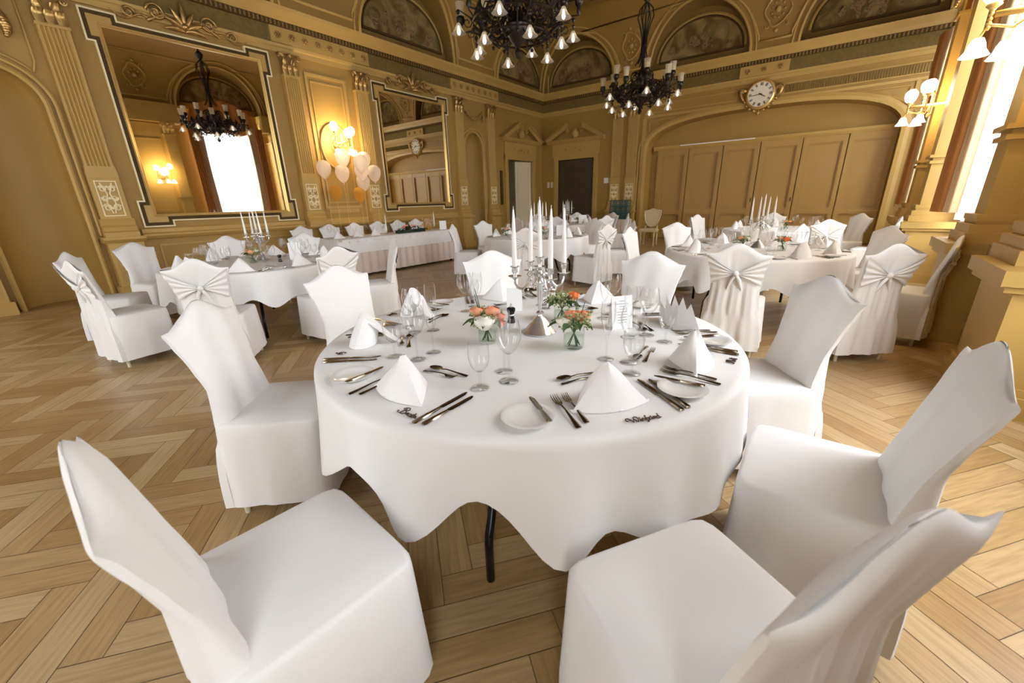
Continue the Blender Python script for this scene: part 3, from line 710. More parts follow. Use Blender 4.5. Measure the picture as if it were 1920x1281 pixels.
# ------------------------------------------------------------------ right wall piers
def pier(y0, y1, zc=.90):
    """pair of clustered pilasters on pedestals either side of a wall lamp"""
    root = trimroot()
    def blk(mb, xa, ya, yb, z0, z1, ch=.0):
        poly = [(xa, ya+ch*1.1), (xa+ch, ya), (WX, ya), (WX, yb), (xa+ch, yb), (xa, yb-ch*1.1)] if ch else [(xa, ya), (WX, ya), (WX, yb), (xa, yb)]
        mb.prism([(min(p, WX-.004), q) for p, q in poly], 'z', z0, z1)
    mp, mc, ms = MB(), MB(), MB()
    W_ = .67
    for n_p, ya in enumerate((y0, y1-W_)):
        yb = ya+W_; sa, sb = (ya+.30, yb-.04) if n_p == 0 else (ya+.04, yb-.30)     # shafts stand close together
        blk(mp, .92, ya, yb, .14, zc-.09, .0); blk(mp, .88, ya-.04, yb+.04, 0, .14); blk(mp, .90, ya-.02, yb+.02, .14, .19)
        blk(mc, .845, ya-.07, yb+.07, zc-.09, zc)
        blk(mc, .87, ya-.04, yb+.04, zc-.13, zc-.09)
        for x_, e, z0, z1 in ((.93, .12, zc, zc+.09), (.95, .09, zc+.09, zc+.16), (.99, .06, zc+.16, zc+.19), (.98, .07, zc+.19, zc+.24)):
            blk(mc, x_, sa-e, sb+e, z0, z1)
        blk(ms, 1.03, sa, sb, zc+.24, 3.95); blk(ms, 1.0, sa-.03, sb+.03, 1.72, 1.76); blk(ms, .985, sa-.045, sb+.045, 1.80, 1.84)
        blk(ms, 1.0, sa-.03, sb+.03, 3.93, 3.97)
    blk(mp, 1.16, y0+W_, y1-W_, .14, zc-.09); blk(mp, 1.12, y0+W_, y1-W_, 0, .14); blk(mc, 1.10, y0+W_, y1-W_, zc-.09, zc)
    blk(ms, 1.20, y0+.36, y1-.36, zc+.01, 4.3)
    struct('pedestal', mp, m_trim, root); struct('plinth_cap', mc, m_trim, root); struct('pilaster_shaft', ms, m_trim, root)
    mb = MB(); Fp = lambda u, d, z: (1.03-d, u, z)
    capital(mb, Fp, y0+.47, .34, 3.97, .36, .0); capital(mb, Fp, y1-.47, .34, 3.97, .36, .0); struct('capital', mb, m_gold, root, 40)
    mb = MB(); panel_frame(mb, lambda u, d, z: (1.20-d, u, z), y0+W_+.05, y1-W_-.05, 1.3, 3.8, 0, .03, .02); struct('wall_panel', mb, m_trim, root)
    mb = MB().box(1.0, WX, y0+.05, y1-.05, 4.33, ZC); struct('pier_entablature', mb, m_trim, root)
for a, b in ((-1.1, 1.25), (3.62, 5.98), (8.72, 11.0)): pier(a, b)

# ------------------------------------------------------------------ wall lamps
def make_sconce():
    r = empty('wall_lamp')           # local: mounted at origin on the wall, projects along -y... +y is into the room
    mb = MB(); mb.lathe([(.001, 0), (.09, .0), (.10, .02), (.07, .05), (.03, .07), (.02, .5), (.001, .5)], (0, 0, 0), 14); mb.xf(Matrix.Rotation(-PI/2, 4, 'X'))
    for z in (-.14, .16): mb.ball((0, .26, z), .03, 8)
    mb.tube([(0, .26, -.14), (0, .26, .16)], .014, 6)
    for i in range(18): t = i/17*2*PI; 
    mb.tube([(.12*C_(t), .05, .18*S(t)) for t in [2*PI*i/24 for i in range(25)]], .008, 5)
    mb.build('lamp_mount', m_gold, r, True)
    for k, (x, y, z) in enumerate(((-.20, .34, .14), (.0, .52, .06), (.20, .34, .20))):
        mb = MB(); mb.tube([(0, .26, 0), (x*.5, y*.5+.13, -.10), (x, y, -.06), (x, y, z-.02)], .011, 6)
        for q in range(5): mb.ball((x, y, -.08+q*(z+.08)/5), .018, 6)
        mb.tube([(x, y, -.06), (x*1.05, y+.03, -.14)], .009, 5); mb.lathe([(.012, -.03), (.045, 0), (.03, .02)], (x, y, z), 10)
        la = mb.build('lamp_arm', m_gold, r, True)
        MB().lathe([(.03, .01), (.062, .04), (.082, .10), (.078, .15), (.05, .185), (.032, .20)], (x, y, z), 14, False).build('lamp_globe', m_globe, la, True)
        MB().lathe([(.03, 0), (.045, -.03), (.055, -.07), (.085, -.115)], (x*1.05, y+.03, -.14), 14, False).build('lamp_shade', m_globe, la, True)
    l = bpy.data.lights.new('lamp_light', 'POINT'); l.energy = 62; l.color = (1, .72, .38); l.shadow_soft_size = .12
    lo = bpy.data.objects.new('lamp_light', l); COL.objects.link(lo); lo.parent = r; lo.location = (0, .34, .12)
    lo['kind'] = 'helper'
    return Proto(r)
sconce = make_sconce()
sconce.place(FL(5.70, .0, 2.68), -PI/2, 'lit brass wall lamp with opal globes above the balloons', 'wall lamp')
sconce.place((1.18, 5.0, 2.55), PI/2, 'lit brass wall lamp with opal globes at the top right window pier', 'wall lamp')
sconce.place((1.18, 9.86, 2.62), PI/2, 'lit brass wall lamp on the far window pier beside the arched back wall', 'wall lamp')

# ------------------------------------------------------------------ wall clock
def clock():
    F0 = Vector(FB(-2.17, 0, 3.93)); r = tag(empty('wall_clock', F0), 'round white faced clock with dark carved surround over the folding wall', 'clock')
    def F(u, d, z): return (u, -d, z)
    R = Matrix.Rotation(PI/2, 4, 'X')
    MB().lathe([(.001, 0), (.36, 0), (.37, .06), (.34, .12), (.31, .14), (.30, .11), (.001, .11)], (0, 0, 0), 40).xf(R).build('clock_case', m_gold, r, 40)
    MB().lathe([(.30, .113), (.001, .114)], (0, 0, 0), 40).xf(R).build('clock_face', m_clockf, r)
    mb = MB()
    for k in range(12):
        a = k*PI/6; c, s_ = S(a), C_(a)
        n = {0: 3, 3: 3, 6: 3, 9: 3}.get(k, 2)
        for j in range(n):
            o = (j-(n-1)/2)*.022; x, z = c*.245+s_*o, s_*.245-c*o
            mb.tube([F(x-c*.035, .118, z-s_*.035), F(x+c*.035, .118, z+s_*.035)], .006, 4)
    mb.build('clock_numerals', m_black, r)
    for nm, an, L_, w_ in (('minute_hand', math.radians(264), .22, .009), ('hour_hand', math.radians(120), .14, .014)):
        MB().tube([F(-S(an)*.04, .125, -C_(an)*.04), F(S(an)*L_, .125, C_(an)*L_)], [w_, w_*.5], 5).build(nm, m_black, r)
    mb = MB()
    for sg in (-1, 1):
        mb.tube([F(sg*.34, .06, .12), F(sg*.44, .07, .16), F(sg*.50, .08, .10), F(sg*.46, .07, -.02), F(sg*.36, .05, -.16)], [.05, .06, .05, .04, .03], 7)
        mb.tube([F(sg*(.46+.07*(1-.8*t)*C_(t*9)), .11, .12+.07*(1-.8*t)*S(t*9)) for t in [i/14 for i in range(15)]], .018, 5)
    for k in range(9): a = PI+.35+k*(PI-.7)/8; mb.ball(F(.40*C_(a), .07, .40*S(a)), .045, 7)
    mb.lathe([(.001, -.52), (.03, -.50), (.06, -.44), (.03, -.40)], (0, -.08, 0), 8)
    mb.build('carved_surround', m_bronze, r, True)
clock()

# ------------------------------------------------------------------ chandeliers
def make_chandelier():
    r = empty('chandelier')          # origin at the lowest point of the body
    mb = MB(); prof = [(.001, 0), (.03, .02), (.05, .07), (.02, .12), (.09, .20), (.16, .30), (.17, .38), (.09, .46), (.04, .52), (.06, .62), (.10, .72), (.07, .84), (.03, .9), (.028, 1.25), (.06, 1.3), (.02, 1.36), (.018, 2.05), (.07, 2.10), (.10, 2.2), (.03, 2.28), (.015, 2.3), (.013, 3.7)]
    mb.lathe(prof, (0, 0, 0), 12)
    for k in range(6):
        a = k*PI/3; ca, sa = C_(a), S(a)
        mb.tube([(ca*q, sa*q, z) for q, z in ((.03, 2.05), (.13, 1.95), (.16, 1.8), (.10, 1.65), (.05, 1.45), (.05, 1.2), (.09, 1.05), (.16, .95))], .013, 5)
    ring = lambda R_, z: [(R_*C_(2*PI*i/36), R_*S(2*PI*i/36), z) for i in range(37)]
    mb.tube(ring(.60, .42), .014, 5); mb.tube(ring(.40, .26), .012, 5); mb.tube(ring(.22, .62), .012, 5)
    for k in range(12):
        a = k*PI/6; mb.tube([(C_(a)*q, S(a)*q, z) for q, z in ((.15, .3), (.3, .18), (.42, .26), (.6, .42))], .010, 4)
        P = lambda q, z: (C_(a)*q, S(a)*q, z)
        mb.tube([P(.34+.13*(1-t*.75)*C_(t*10), .50+.13*(1-t*.75)*S(t*10)) for t in [i/14 for i in range(15)]], .010, 4)
        mb.tube([P(.16+.10*(1-t*.75)*C_(3-t*10), .72+.12*(1-t*.75)*S(3-t*10)) for t in [i/14 for i in range(15)]], .010, 4)
        for q, z in ((.60, .36), (.60, .48), (.40, .20), (.22, .56)): mb.ball(P(q, z), .026, 6)
        leafp = [P(.5, .44), P(.56, .54), P(.53, .64)]; mb.tube(leafp, [.02, .03, .006], 5)
    mb.build('chandelier_body', m_iron, r, 50); r['label'] = ''
    for k in range(12):
        a = 2*PI*(k+.5)/12; ca, sa = C_(a), S(a); inn = k % 2; R_ = .82 if not inn else .66; zt = .52 if not inn else .66
        P = lambda q, z: (ca*q, sa*q, z)
        mb = MB().tube([P(.10, .55), P(.30, .36), P(.48, .33), P(R_*.85, .40), P(R_, zt-.12), P(R_, zt)], [.016, .015, .013, .012, .011, .011], 5)
        mb.tube([P(.45, .35)] + [P(.45+.08*S(t), .42-.08*C_(t)+.02*t) for t in (.8, 1.8, 2.8, 3.8)], .008, 4)
        mb.lathe([(.015, -.12), (.03, -.08), (.02, -.04), (.05, -.01), (.062, .03), (.05, .07), (.01, .07)], P(R_, zt), 8)
        arm = mb.build('chandelier_arm', m_iron, r, 50)
        MB().lathe([(.03, .06), (.055, .09), (.058, .18), (.066, .23)], P(R_, zt), 10, False).build('glass_chimney', m_shade, arm, True)
        MB().lathe([(.022, .07), (.024, .16), (.015, .19), (.002, .21)], P(R_, zt), 7, False).build('candle_lamp', m_frosty, arm, True)
        Rd = .80 if inn else .60; zd = .32 if inn else .14
        mb = MB().tube([P(.42, .30), P(.6, .42), P(Rd, zd+.2), P(Rd, zd+.04)], .009, 5); mb.ball(P(Rd, zd+.1), .022, 6); mb.ball(P(Rd, zd+.17), .028, 6)
        mb.tube([P(.5, .36)]+[P(.5+.10*(1-t*.7)*C_(t*8), .45+.10*(1-t*.7)*S(t*8)) for t in [i/10 for i in range(11)]], .008, 4)
        mb.tube([P(.62, .40)]+[P(.68+.07*(1-t*.7)*C_(t*8+2), .38+.07*(1-t*.7)*S(t*8+2)) for t in [i/8 for i in range(9)]], .007, 4)
        pa = mb.build('pendant_arm', m_iron, r)
        MB().lathe([(.02, .05), (.03, .03), (.055, -.02), (.09, -.06), (.10, -.065)], P(Rd, zd), 10, False).build('tulip_shade', m_shade, pa, True)
        MB().lathe([(.002, -.085), (.018, -.075), (.026, -.05), (.022, -.02), (.012, .02)], P(Rd, zd), 8, False).build('light_bulb', m_bulb, pa, True)
    return Proto(r)
m_frosty = mat('frosted_lamp', (.75, .66, .5), .4)
chan = make_chandelier()
chan.place((-3.85, 5.30, 3.20), .1, 'dark bronze chandelier with glass shades, the larger nearer one at the top edge', 'chandelier')
chan.place((-3.85, 9.85, 3.10), .25, 'dark bronze chandelier with glass shades, the smaller farther one left of the clock', 'chandelier')

# ------------------------------------------------------------------ chairs
def make_chair(seed=1, bow=True):
    rnd = random.Random(seed); r = empty('banquet_chair'); mb = MB()
    zb = .075
    # seat block with skirt
    def loop(hx, y0, y1, z, rip, rad=.05, n=64):
        out = []
        for i in range(n):
            t = 2*PI*i/n; c, s_ = C_(t), S(t); p = 11
            k = (abs(c)**p+abs(s_)**p)**(-1/p)
            x = hx*k*c; y = (y0+y1)/2+(y1-y0)/2*k*s_
            f = 1+rip*(S(9*t+seed)+.6*S(17*t+2*seed)+.4*S(5*t))
            out.append((x*f, (y-(y0+y1)/2)*f+(y0+y1)/2, z))
        return out
    rows = [loop(.252, -.235, .235, zb, .012), loop(.247, -.232, .232, .16, .009), loop(.240, -.228, .226, .30, .005), loop(.233, -.224, .222, .42, .002), loop(.230, -.222, .220, .462, 0),
            loop(.226, -.218, .216, .472, 0), loop(.216, -.208, .206, .478, 0), loop(.12, -.11, .11, .486, 0), loop(.02, -.02, .02, .487, 0)]
    mb.rows(rows, True, False, True)
    # back: closed slices, curved top with horns
    def half_w(v):
        pts = [(0, .200), (.12, .199), (.25, .190), (.45, .185), (.7, .203), (.9, .226), (1, .240)]
        for (a, p), (b, q) in zip(pts, pts[1:]):
            if v <= b: t = (v-a)/(b-a); t = t*t*(3-2*t); return p+(q-p)*t
        return pts[-1][1]
    def ztop(u):
        a = abs(u); return .895+.085*(.5+.5*C_(PI*min(a/.82, 1)))
    def yb(v): return -.165-.115*v**1.3
    N = 26; rows = []
    vs = [0, .06, .14, .22, .30, .38, .46, .54, .62, .70, .78, .85, .91, .955, .985, 1.0]
    for zl, hw, fd in ((zb, .248, 1), (.14, .246, .9), (.22, .240, .75), (.30, .228, .5), (.36, .213, .25)):      # the cover falls to the floor behind the seat
        lo = []
        for i in range(N+1):
            u = -1+2*i/N; lo.append((hw*u, -.205, zl))
        for i in range(N+1):
            u = 1-2*i/N; lo.append((hw*u*1.005, -.243-.010*fd-(.012*S(7*u+seed)+.006*S(19*u))*fd*(1-u**4)+.012*u**6, zl))
        rows.append(lo)
    for v in vs:
        th = .060*(1-.12*v); 
        if v > .9: th *= math.sqrt(max(.02, 1-((v-.9)/.1)**2))*.9+.1
        lo = []
        for i in range(N+1):
            u = -1+2*i/N; z = .40+v*(ztop(u)-.40); ee = .012*(1-u*u)
            lo.append((half_w(v)*u, yb(v)+th/2*(1-.7*abs(u)**6)-ee + .004*S(7*u+3*v+seed), z))
        for i in range(N+1):
            u = 1-2*i/N; z = .40+v*(ztop(u)-.40); fo = .006*(S(11*u+seed)+S(23*u))*(1-v)
            lo.append((half_w(v)*u*1.01, min(yb(v)-th/2*(1-.7*abs(u)**6), -.246+.03*u**6)+fo, z))
        rows.append(lo)
    mb.rows(rows, True, False, True)
    cov = mb.build('chair_cover', m_white, r, 60)
    if bow:                                   # fabric drawn into a knot on the back
        b = MB()
        for sg in (-1, 1):
            def wing(t, v, sg=sg):
                z = .733+(v-.5)*(.022+.23*t**1.2)+.03*t; vv = (z-.40)/.5
                return (sg*(.006+(half_w(vv)-.008)*t), yb(vv)-.030-.016*S(PI*t*.9+.2)-.007*S(v*26)*(1-.4*t), z)
            b.grid(wing, 12, 26)
        b.ball((0, yb(.66)-.045, .735), .024, 10)
        for sg in (-1, 1): b.tube([(0, yb(.66)-.04, .73), (sg*.03, yb(.6)-.04, .68), (sg*.055, yb(.5)-.038, .60)], [.012, .016, .006], 6)
        b.build('bow', m_white, r, 60)
    for x in (-.19, .19):
        for y in (-.19, .19):
            l = MB().lathe([(.012, 0), (.014, .05), (.019, .40)], (x, y, 0), 8); l.build('leg', m_leg, r)
    return Proto(r)
chA = make_chair(1, True); chB = make_chair(4, True); chP = make_chair(2, False)
CH = [0]
def chair(tc, ang, rad, desc, twist=0, group=None, proto=None):
    a = math.radians(ang); x, y = tc[0]+rad*C_(a), tc[1]+rad*S(a)
    p = proto or (chA if CH[0] % 2 else chB); CH[0] += 1
    return p.place((x, y, 0), a+PI/2+math.radians(twist), desc, 'chair', group)

# ------------------------------------------------------------------ round tables and cloths
R_T = .94
def make_table(name='round_table'):
    r = empty(name)
    MB().lathe([(.001, .70), (R_T-.03, .70), (R_T-.02, .72), (R_T-.03, .735), (.001, .735)], (0, 0, 0), 48).build('tabletop', m_leg, r, 30)
    for k in range(4):
        a = math.radians(-66)+k*PI/2; ca, sa = C_(a), S(a); P = lambda q, z: (ca*q, sa*q, z)
        MB().tube([P(.52, .70), P(.60, .45), P(.70, .26), P(.735, .22), P(.745, .18), P(.745, 0.012)], .016, 8).build('leg', m_black, r, True)
    return Proto(r)
tabp = make_table()
def make_cloth(seed, ph, hem=.45, amp=.11, nf=12, main_t=False):
    rnd = random.Random(seed); N = 192; mb = MB(); rows = []
    phs = [rnd.uniform(0, 6.28) for _ in range(4)]
    def wv(t): return C_(nf*(t-ph)+.5*S(2*t+phs[0]))*(.78+.22*S(3*t+phs[1]))
    for rr_ in (.001, .4, .8, R_T-.03): rows.append([(rr_*C_(2*PI*i/N), rr_*S(2*PI*i/N), .745) for i in range(N)])
    rows.append([((R_T-.008)*C_(2*PI*i/N), (R_T-.008)*S(2*PI*i/N), .7425) for i in range(N)])
    rows.append([((R_T+.003)*C_(2*PI*i/N), (R_T+.003)*S(2*PI*i/N), .732) for i in range(N)])
    for s_ in (.06, .15, .27, .4, .55, .7, .85, 1.0):
        row = []
        for i in range(N):
            t = 2*PI*i/N; wq = wv(t)
            if main_t: dt = (math.degrees(t)+22+180) % 360-180; wq = wq+(.62-wq)*math.exp(-(dt/22)**4)
            zh = hem-amp*wq; z = .735-(.735-zh)*s_
            rad = R_T+.005+s_*(.020+.036*wq)+.012*s_*S(2*nf*t+phs[2]) - .008*s_
            row.append((rad*C_(t), rad*S(t), z))
        rows.append(row)
    mb.rows(rows, True)
    o = mb.build('tablecloth', m_cloth, None, True)
    return o
TB = {'main': ((-1.083, 1.522), 'near round table'), 'left': ((-5.35, 2.03), 'left round table'), 'right': ((-.68, 5.55), 'right round table'),
      'mid': ((-4.30, 6.40), 'middle round table'), 'rear': ((-.75, 9.15), 'round table behind the right one'), 'far': ((-5.75, 10.1), 'farthest round table')}
clothA = make_cloth(3, math.radians(-50), main_t=True); clothB = make_cloth(11, 1.0, .42, .06, 14)
PA, PB_ = Proto(clothA), Proto(clothB)
for k, (c, d) in TB.items():
    tabp.place((c[0], c[1], 0), 0 if k == 'main' else .7, 'black legged folding table, cloth covered, '+d, 'table', 'round banquet tables' if k != 'main' else None)
    (PA if k == 'main' else PB_).place((c[0], c[1], 0), 0 if k == 'main' else random.uniform(0, 6), 'white cloth draped over the '+d, 'tablecloth')
T = {k: v[0] for k, v in TB.items()}
MS = {-84: ('front left chair', 1.24, -11), -37: ('front right chair', 1.25, 5), 0: ('right hand chair', 1.20, 0), 40: ('far right chair', 1.17, -4), 87: ('far middle right chair', 1.22, 0), 136: ('far middle left chair', 1.22, 0), -177: ('rear left chair', 1.22, 0), -137: ('near left chair', 1.17, 0)}
MD = {-84: 'white covered chair at the near round table, large in the bottom left corner', -37: 'white covered chair at the near round table, large in the bottom right corner',
      0: 'white covered chair at the right side of the near table, before the window pier', 40: 'white covered chair at the near table in front of the bow chairs on the right',
      87: 'white covered chair behind the near table, right of the candelabra', 136: 'white covered chair behind the near table, left of the candelabra',
      -177: 'white covered chair left of the near table, overlapping the bow backed chair', -137: 'white covered chair at the left of the near table, nearest the open floor'}
for a, (d, rad, tw) in MS.items(): chair(T['main'], a, rad, MD[a], tw, None, chP)
def seats(key, lst, grp):
    for ang, rad, tw, desc in lst: chair(T[key], ang, rad, desc, tw, grp if desc.endswith('*') else None).__setitem__('label', desc.rstrip('*'))
seats('left', [(-122, 1.42, 0, 'leftmost white covered chair, seen edge on behind another at the left table'), (-80, 1.30, 0, 'white covered chair with knotted back at the left table, feet on the open floor'),
    (-37, 1.32, 0, 'white covered chair, twisted bow back, between left table and near table'), (6, 1.24, 0, 'low bow backed white chair just behind the plain chair left of the near table'),
    (36, 1.36, 26, 'white covered chair seen edge on in front of the long table'), (134, 1.3, 0, 'white covered chair behind the glasses on the right of the left table'), (170, 1.5, 0, 'white covered chair under the large mirror behind the left table'),
    (-158, 1.68, 0, 'white covered chair at the wall pilaster, left of the left table')], '')
seats('right', [(-86, 1.50, 0, 'white covered chair with large bow in front of the right table'), (-50, 1.45, 0, 'bluish white bow backed chair at the right table, feet showing'),
    (-14, 1.36, 0, 'beige lit white covered chair edge on beside the window pier'), (36, 1.25, 0, 'beige shaded white covered chair right of the right table'), (96, 1.25, 0, 'grey shaded chair back behind the glasses of the right table'),
    (136, 1.42, 0, 'white covered chair at the back left of the right table, facing the camera'), (178, 1.25, 0, 'narrow white covered chair at the left of the right table, with bright edge')], '')
seats('rear', [(-62, 1.25, 0, 'white bow backed chair in front of the rear right table'), (-12, 1.35, 0, 'thin edge on white chair right of the rear right table'), (42, 1.3, 0, 'beige shaded chair behind the rear right table, before the last panel'),
    (100, 1.3, 0, 'white chair behind the candles of the right table, against the folding wall'), (158, 1.45, 0, 'small upright white chair left of the rear right table'), (-160, 1.25, 0, 'white covered chair top peeking behind the back left right-table chair')], '')
seats('mid', [(-62, 1.25, 0, 'white bow backed chair directly behind the near candelabra'), (-12, 1.30, 0, 'white chair with strong bow folds right of the middle table'), (30, 1.45, 0, 'white chair edge on behind the strong bow chair'),
    (75, 1.3, 0, 'white chair behind the flowers of the middle table'), (122, 1.3, 0, 'white chair at the far left of the middle table'), (168, 1.35, 0, 'white covered chair at the right end of the long table, facing right'),
    (-150, 1.3, 0, 'white chair edge on at the left of the middle table, before the skirted table')], '')
seats('far', [(-70, 1.3, 0, 'front chair of the farthest round table, back to the camera'), (-25, 1.3, 0, 'white covered chair at the front right of the farthest table'), (20, 1.3, 0, 'beige chair right of the farthest table near the teal crates'), (65, 1.3, 0, 'chair behind the farthest table, right of its candles'),
    (110, 1.3, 0, 'chair behind the farthest table, left of its candles'), (155, 1.3, 0, 'chair at the far left of the farthest table'), (-115, 1.3, 0, 'white chair at the front left of the farthest table')], '')

# long skirted table by the left wall
HX0, HX1, HY0, HY1 = -8.15, -7.32, 4.25, 7.35
r = tag(empty('long_table', ((HX0+HX1)/2, (HY0+HY1)/2, 0)), 'long rectangular table under the mirrors, hidden by cloth and skirt', 'table')
o_ = Vector(((HX0+HX1)/2, (HY0+HY1)/2, 0)); hx, hy = (HX1-HX0)/2, (HY1-HY0)/2
MB().box(-hx+.02, hx-.02, -hy+.02, hy-.02, .70, .735).build('tabletop', m_leg, r)
for sx in (-1, 1):
    for sy in (-1, 1): MB().box(sx*(hx-.1)-.02, sx*(hx-.1)+.02, sy*(hy-.15)-.02, sy*(hy-.15)+.02, 0, .70).build('leg', m_black, r)
def rloop(hx_, hy_, z, rip=0, n=160, k=30):
    out = []
    for i in range(n):
        t = 2*PI*i/n; c, s_ = C_(t), S(t); q = (abs(c)**12+abs(s_)**12)**(-1/12); x, y = hx_*q*c, hy_*q*s_
        per = (y+2*x)*k; out.append((x+rip*S(per)*(1 if abs(c*hx_*q) > hx_*.9 else .2), y+rip*S(per)*(1 if abs(s_*q) > .9 else .1), z))
    return out
MB().rows([rloop(.01, .01, .745), rloop(hx-.01, hy-.01, .745), rloop(hx+.005, hy+.005, .735), rloop(hx+.02, hy+.02, .60, .002), rloop(hx+.028, hy+.028, .47, .004)], True).build('long_tablecloth', m_cloth, None, 50, o_)
tag(bpy.data.objects['long_tablecloth'], 'plain white cloth over the long table below the mirrors', 'tablecloth')
sk = MB().rows([rloop(hx+.006, hy+.006, .70, .004, 640, 34), rloop(hx+.012, hy+.012, .45, .012, 640, 34), rloop(hx+.02, hy+.02, .05, .022, 640, 34)], True).build('table_skirt', m_skirt, None, True, o_)
tag(sk, 'blush pleated satin skirt hanging below the white cloth of the long table', 'table skirt')
for i, y in enumerate((4.35, 4.98, 5.6, 6.25, 6.85, 7.45)):
    d = ['white covered chair at the left end of the row behind the long table', 'second chair from the left end behind the long table', 'third chair of the row behind the long table, beneath the gold balloons',
         'fourth chair of the row, behind the left thin candle on the long table', 'chair behind the dark greenery on the long table', 'last chair of the row, behind the dried flowers on the long table'][i]
    (chA if i % 2 else chB).place((-8.62, y, 0), -PI/2, d, 'chair')

# gilt shield-back chair and side table with crates
def shield_chair():
    r = tag(empty('shield_back_chair', (-4.28, 12.35, 0), PI+.1), 'uncovered beige shield backed chair standing by the folding wall', 'chair')
    for x in (-.19, .19):
        MB().tube([(x, .19, 0), (x, .2, .44)], [.014, .022], 6).build('leg', m_beige, r)
        MB().tube([(x*1.0, -.22, 0), (x*.95, -.19, .44), (x*.85, -.22, .55)], [.014, .022, .018], 6).build('leg', m_beige, r)
    MB().rows([[(x*q, y*q2, z) for x, y in ((-.22, -.2), (.22, -.2), (.24, .22), (-.24, .22))] for q, q2, z in ((1, 1, .40), (1.02, 1.02, .46), (.9, .9, .49))], True, True, True).build('seat', m_beige, r)
    pts = [(0, .52), (.10, .56), (.19, .68), (.23, .86), (.24, .98), (.12, .99), (0, 1.03)]; pts += [(-x, z) for x, z in pts[-2::-1]]
    MB().tube([(x, -.22-.1*(z-.5), z) for x, z in pts], .02, 6).build('back_frame', m_beige, r, True)
    MB().add([(x*.92, -.22-.1*(z-.5), z) for x, z in pts[:-1]], [tuple(range(len(pts)-1))]).build('back_panel', m_beige, r)
    return r
shield_chair()
r = tag(empty('side_table', (-5.35, 12.6, 0)), 'small side table under a hanging white cloth beneath the teal crates', 'table')
MB().box(-.3, .3, -.25, .25, .70, .73).build('tabletop', m_leg, r)
for sx in (-1, 1):
    for sy in (-1, 1): MB().box(sx*.27-.015, sx*.27+.015, sy*.22-.015, sy*.22+.015, 0, .70).build('leg', m_leg, r)
MB().rows([rloop(.01, .01, .738), rloop(.32, .27, .738), rloop(.325, .275, .72), rloop(.34, .29, .4, .006), rloop(.36, .31, .12, .014)], True).build('side_tablecloth', m_skirt, None, 50, (-5.35, 12.6, 0))
tag(bpy.data.objects['side_tablecloth'], 'creamy cloth hanging to the floor on the small side table by the back wall', 'tablecloth')
def crate():
    r = empty('crate'); mb = MB(); w_, d, h = .27, .19, .17
    mb.box(-w_, w_, -d, d, 0, .015)
    for k in range(4):
        z = .02+k*.04; t = .022
        mb.box(-w_, w_, -d, -d+.012, z, z+t); mb.box(-w_, w_, d-.012, d, z, z+t); mb.box(-w_, -w_+.012, -d, d, z, z+t); mb.box(w_-.012, w_, -d, d, z, z+t)
    for x in (-w_, -.09, .09, w_-.02):
        for y in (-d, d-.02): mb.box(x, x+.02, y, y+.02, 0, h)
    mb.build('crate_body', m_teal, r); MB().box(-w_-.008, w_+.008, -d-.008, d+.008, h, h+.015).build('crate_rim', m_teal, r)
    return Proto(r)
cr = crate()
for i, l in enumerate(('lower', 'middle', 'topmost')): cr.place((-5.33, 12.6, .742+i*.19), .05*i, l+' teal plastic crate of the stack on the side table', 'crate', 'teal crates on the side table')

# ------------------------------------------------------------------ tableware prototypes
def knife(L_=.225, name='table_knife'):
    r = empty(name); k = L_/.225
    pr = [(-.112, .006), (-.108, .0085), (-.06, .0078), (-.02, .0055), (-.008, .0045)]
    MB().rows([[(x*k, -w_, .0015), (x*k, -w_*.7, .0065), (x*k, w_*.7, .0065), (x*k, w_, .0015)] for x, w_ in pr], True, True, True).build('knife_handle', m_steel, r, 50)
    pr = [(-.008, .004, .0045), (.0, .008, .009), (.05, .008, .0095), (.095, .008, .0085), (.110, .006, .003), (.113, .002, .001)]
    MB().rows([[(x*k, -b, .004), (x*k, -b*.2, .0052), (x*k, a, .0046), (x*k, a, .003)] for x, a, b in pr], True, True, True).build('knife_blade', m_steel, r, 50)
    return Proto(r)
def fork(L_=.20, name='table_fork'):
    r = empty(name); k = L_/.20
    pr = [(-.10, .007, .002), (-.095, .009, .003), (-.05, .006, .005), (0, .003, .008), (.03, .0035, .007), (.045, .010, .004), (.055, .0125, .003)]
    MB().rows([[(x*k, -w_, z), (x*k, -w_*.5, z+.002), (x*k, w_*.5, z+.002), (x*k, w_, z)] for x, w_, z in pr], True, True, True).build('fork_handle', m_steel, r, 50)
    mb = MB()
    for j in range(4):
        y = (-.0105+j*.007)*k; mb.tube([(.05*k, y*.9, .004), (.07*k, y, .003), (.085*k, y, .005), (.10*k, y, .010)], [.0020, .0018, .0016, .0008], 5)
    mb.build('fork_tines', m_steel, r); return Proto(r)
def spoon():
    r = empty('dessert_spoon'); pr = [(-.09, .007, .002), (-.085, .009, .003), (-.04, .005, .006), (.01, .003, .009), (.035, .004, .006)]
    MB().rows([[(x, -w_, z), (x, -w_*.5, z+.002), (x, w_*.5, z+.002), (x, w_, z)] for x, w_, z in pr], True, True, True).build('spoon_handle', m_steel, r, 50)
    def fn(a, q): return (.062+.029*q*C_(a), .0185*q*S(a)*(1-.12*C_(a)), .0015+.0065*q*q)
    MB().grid(fn, 20, 5, 0, 2*PI, 0.02, 1).build('spoon_bowl', m_steel, r, True); return Proto(r)
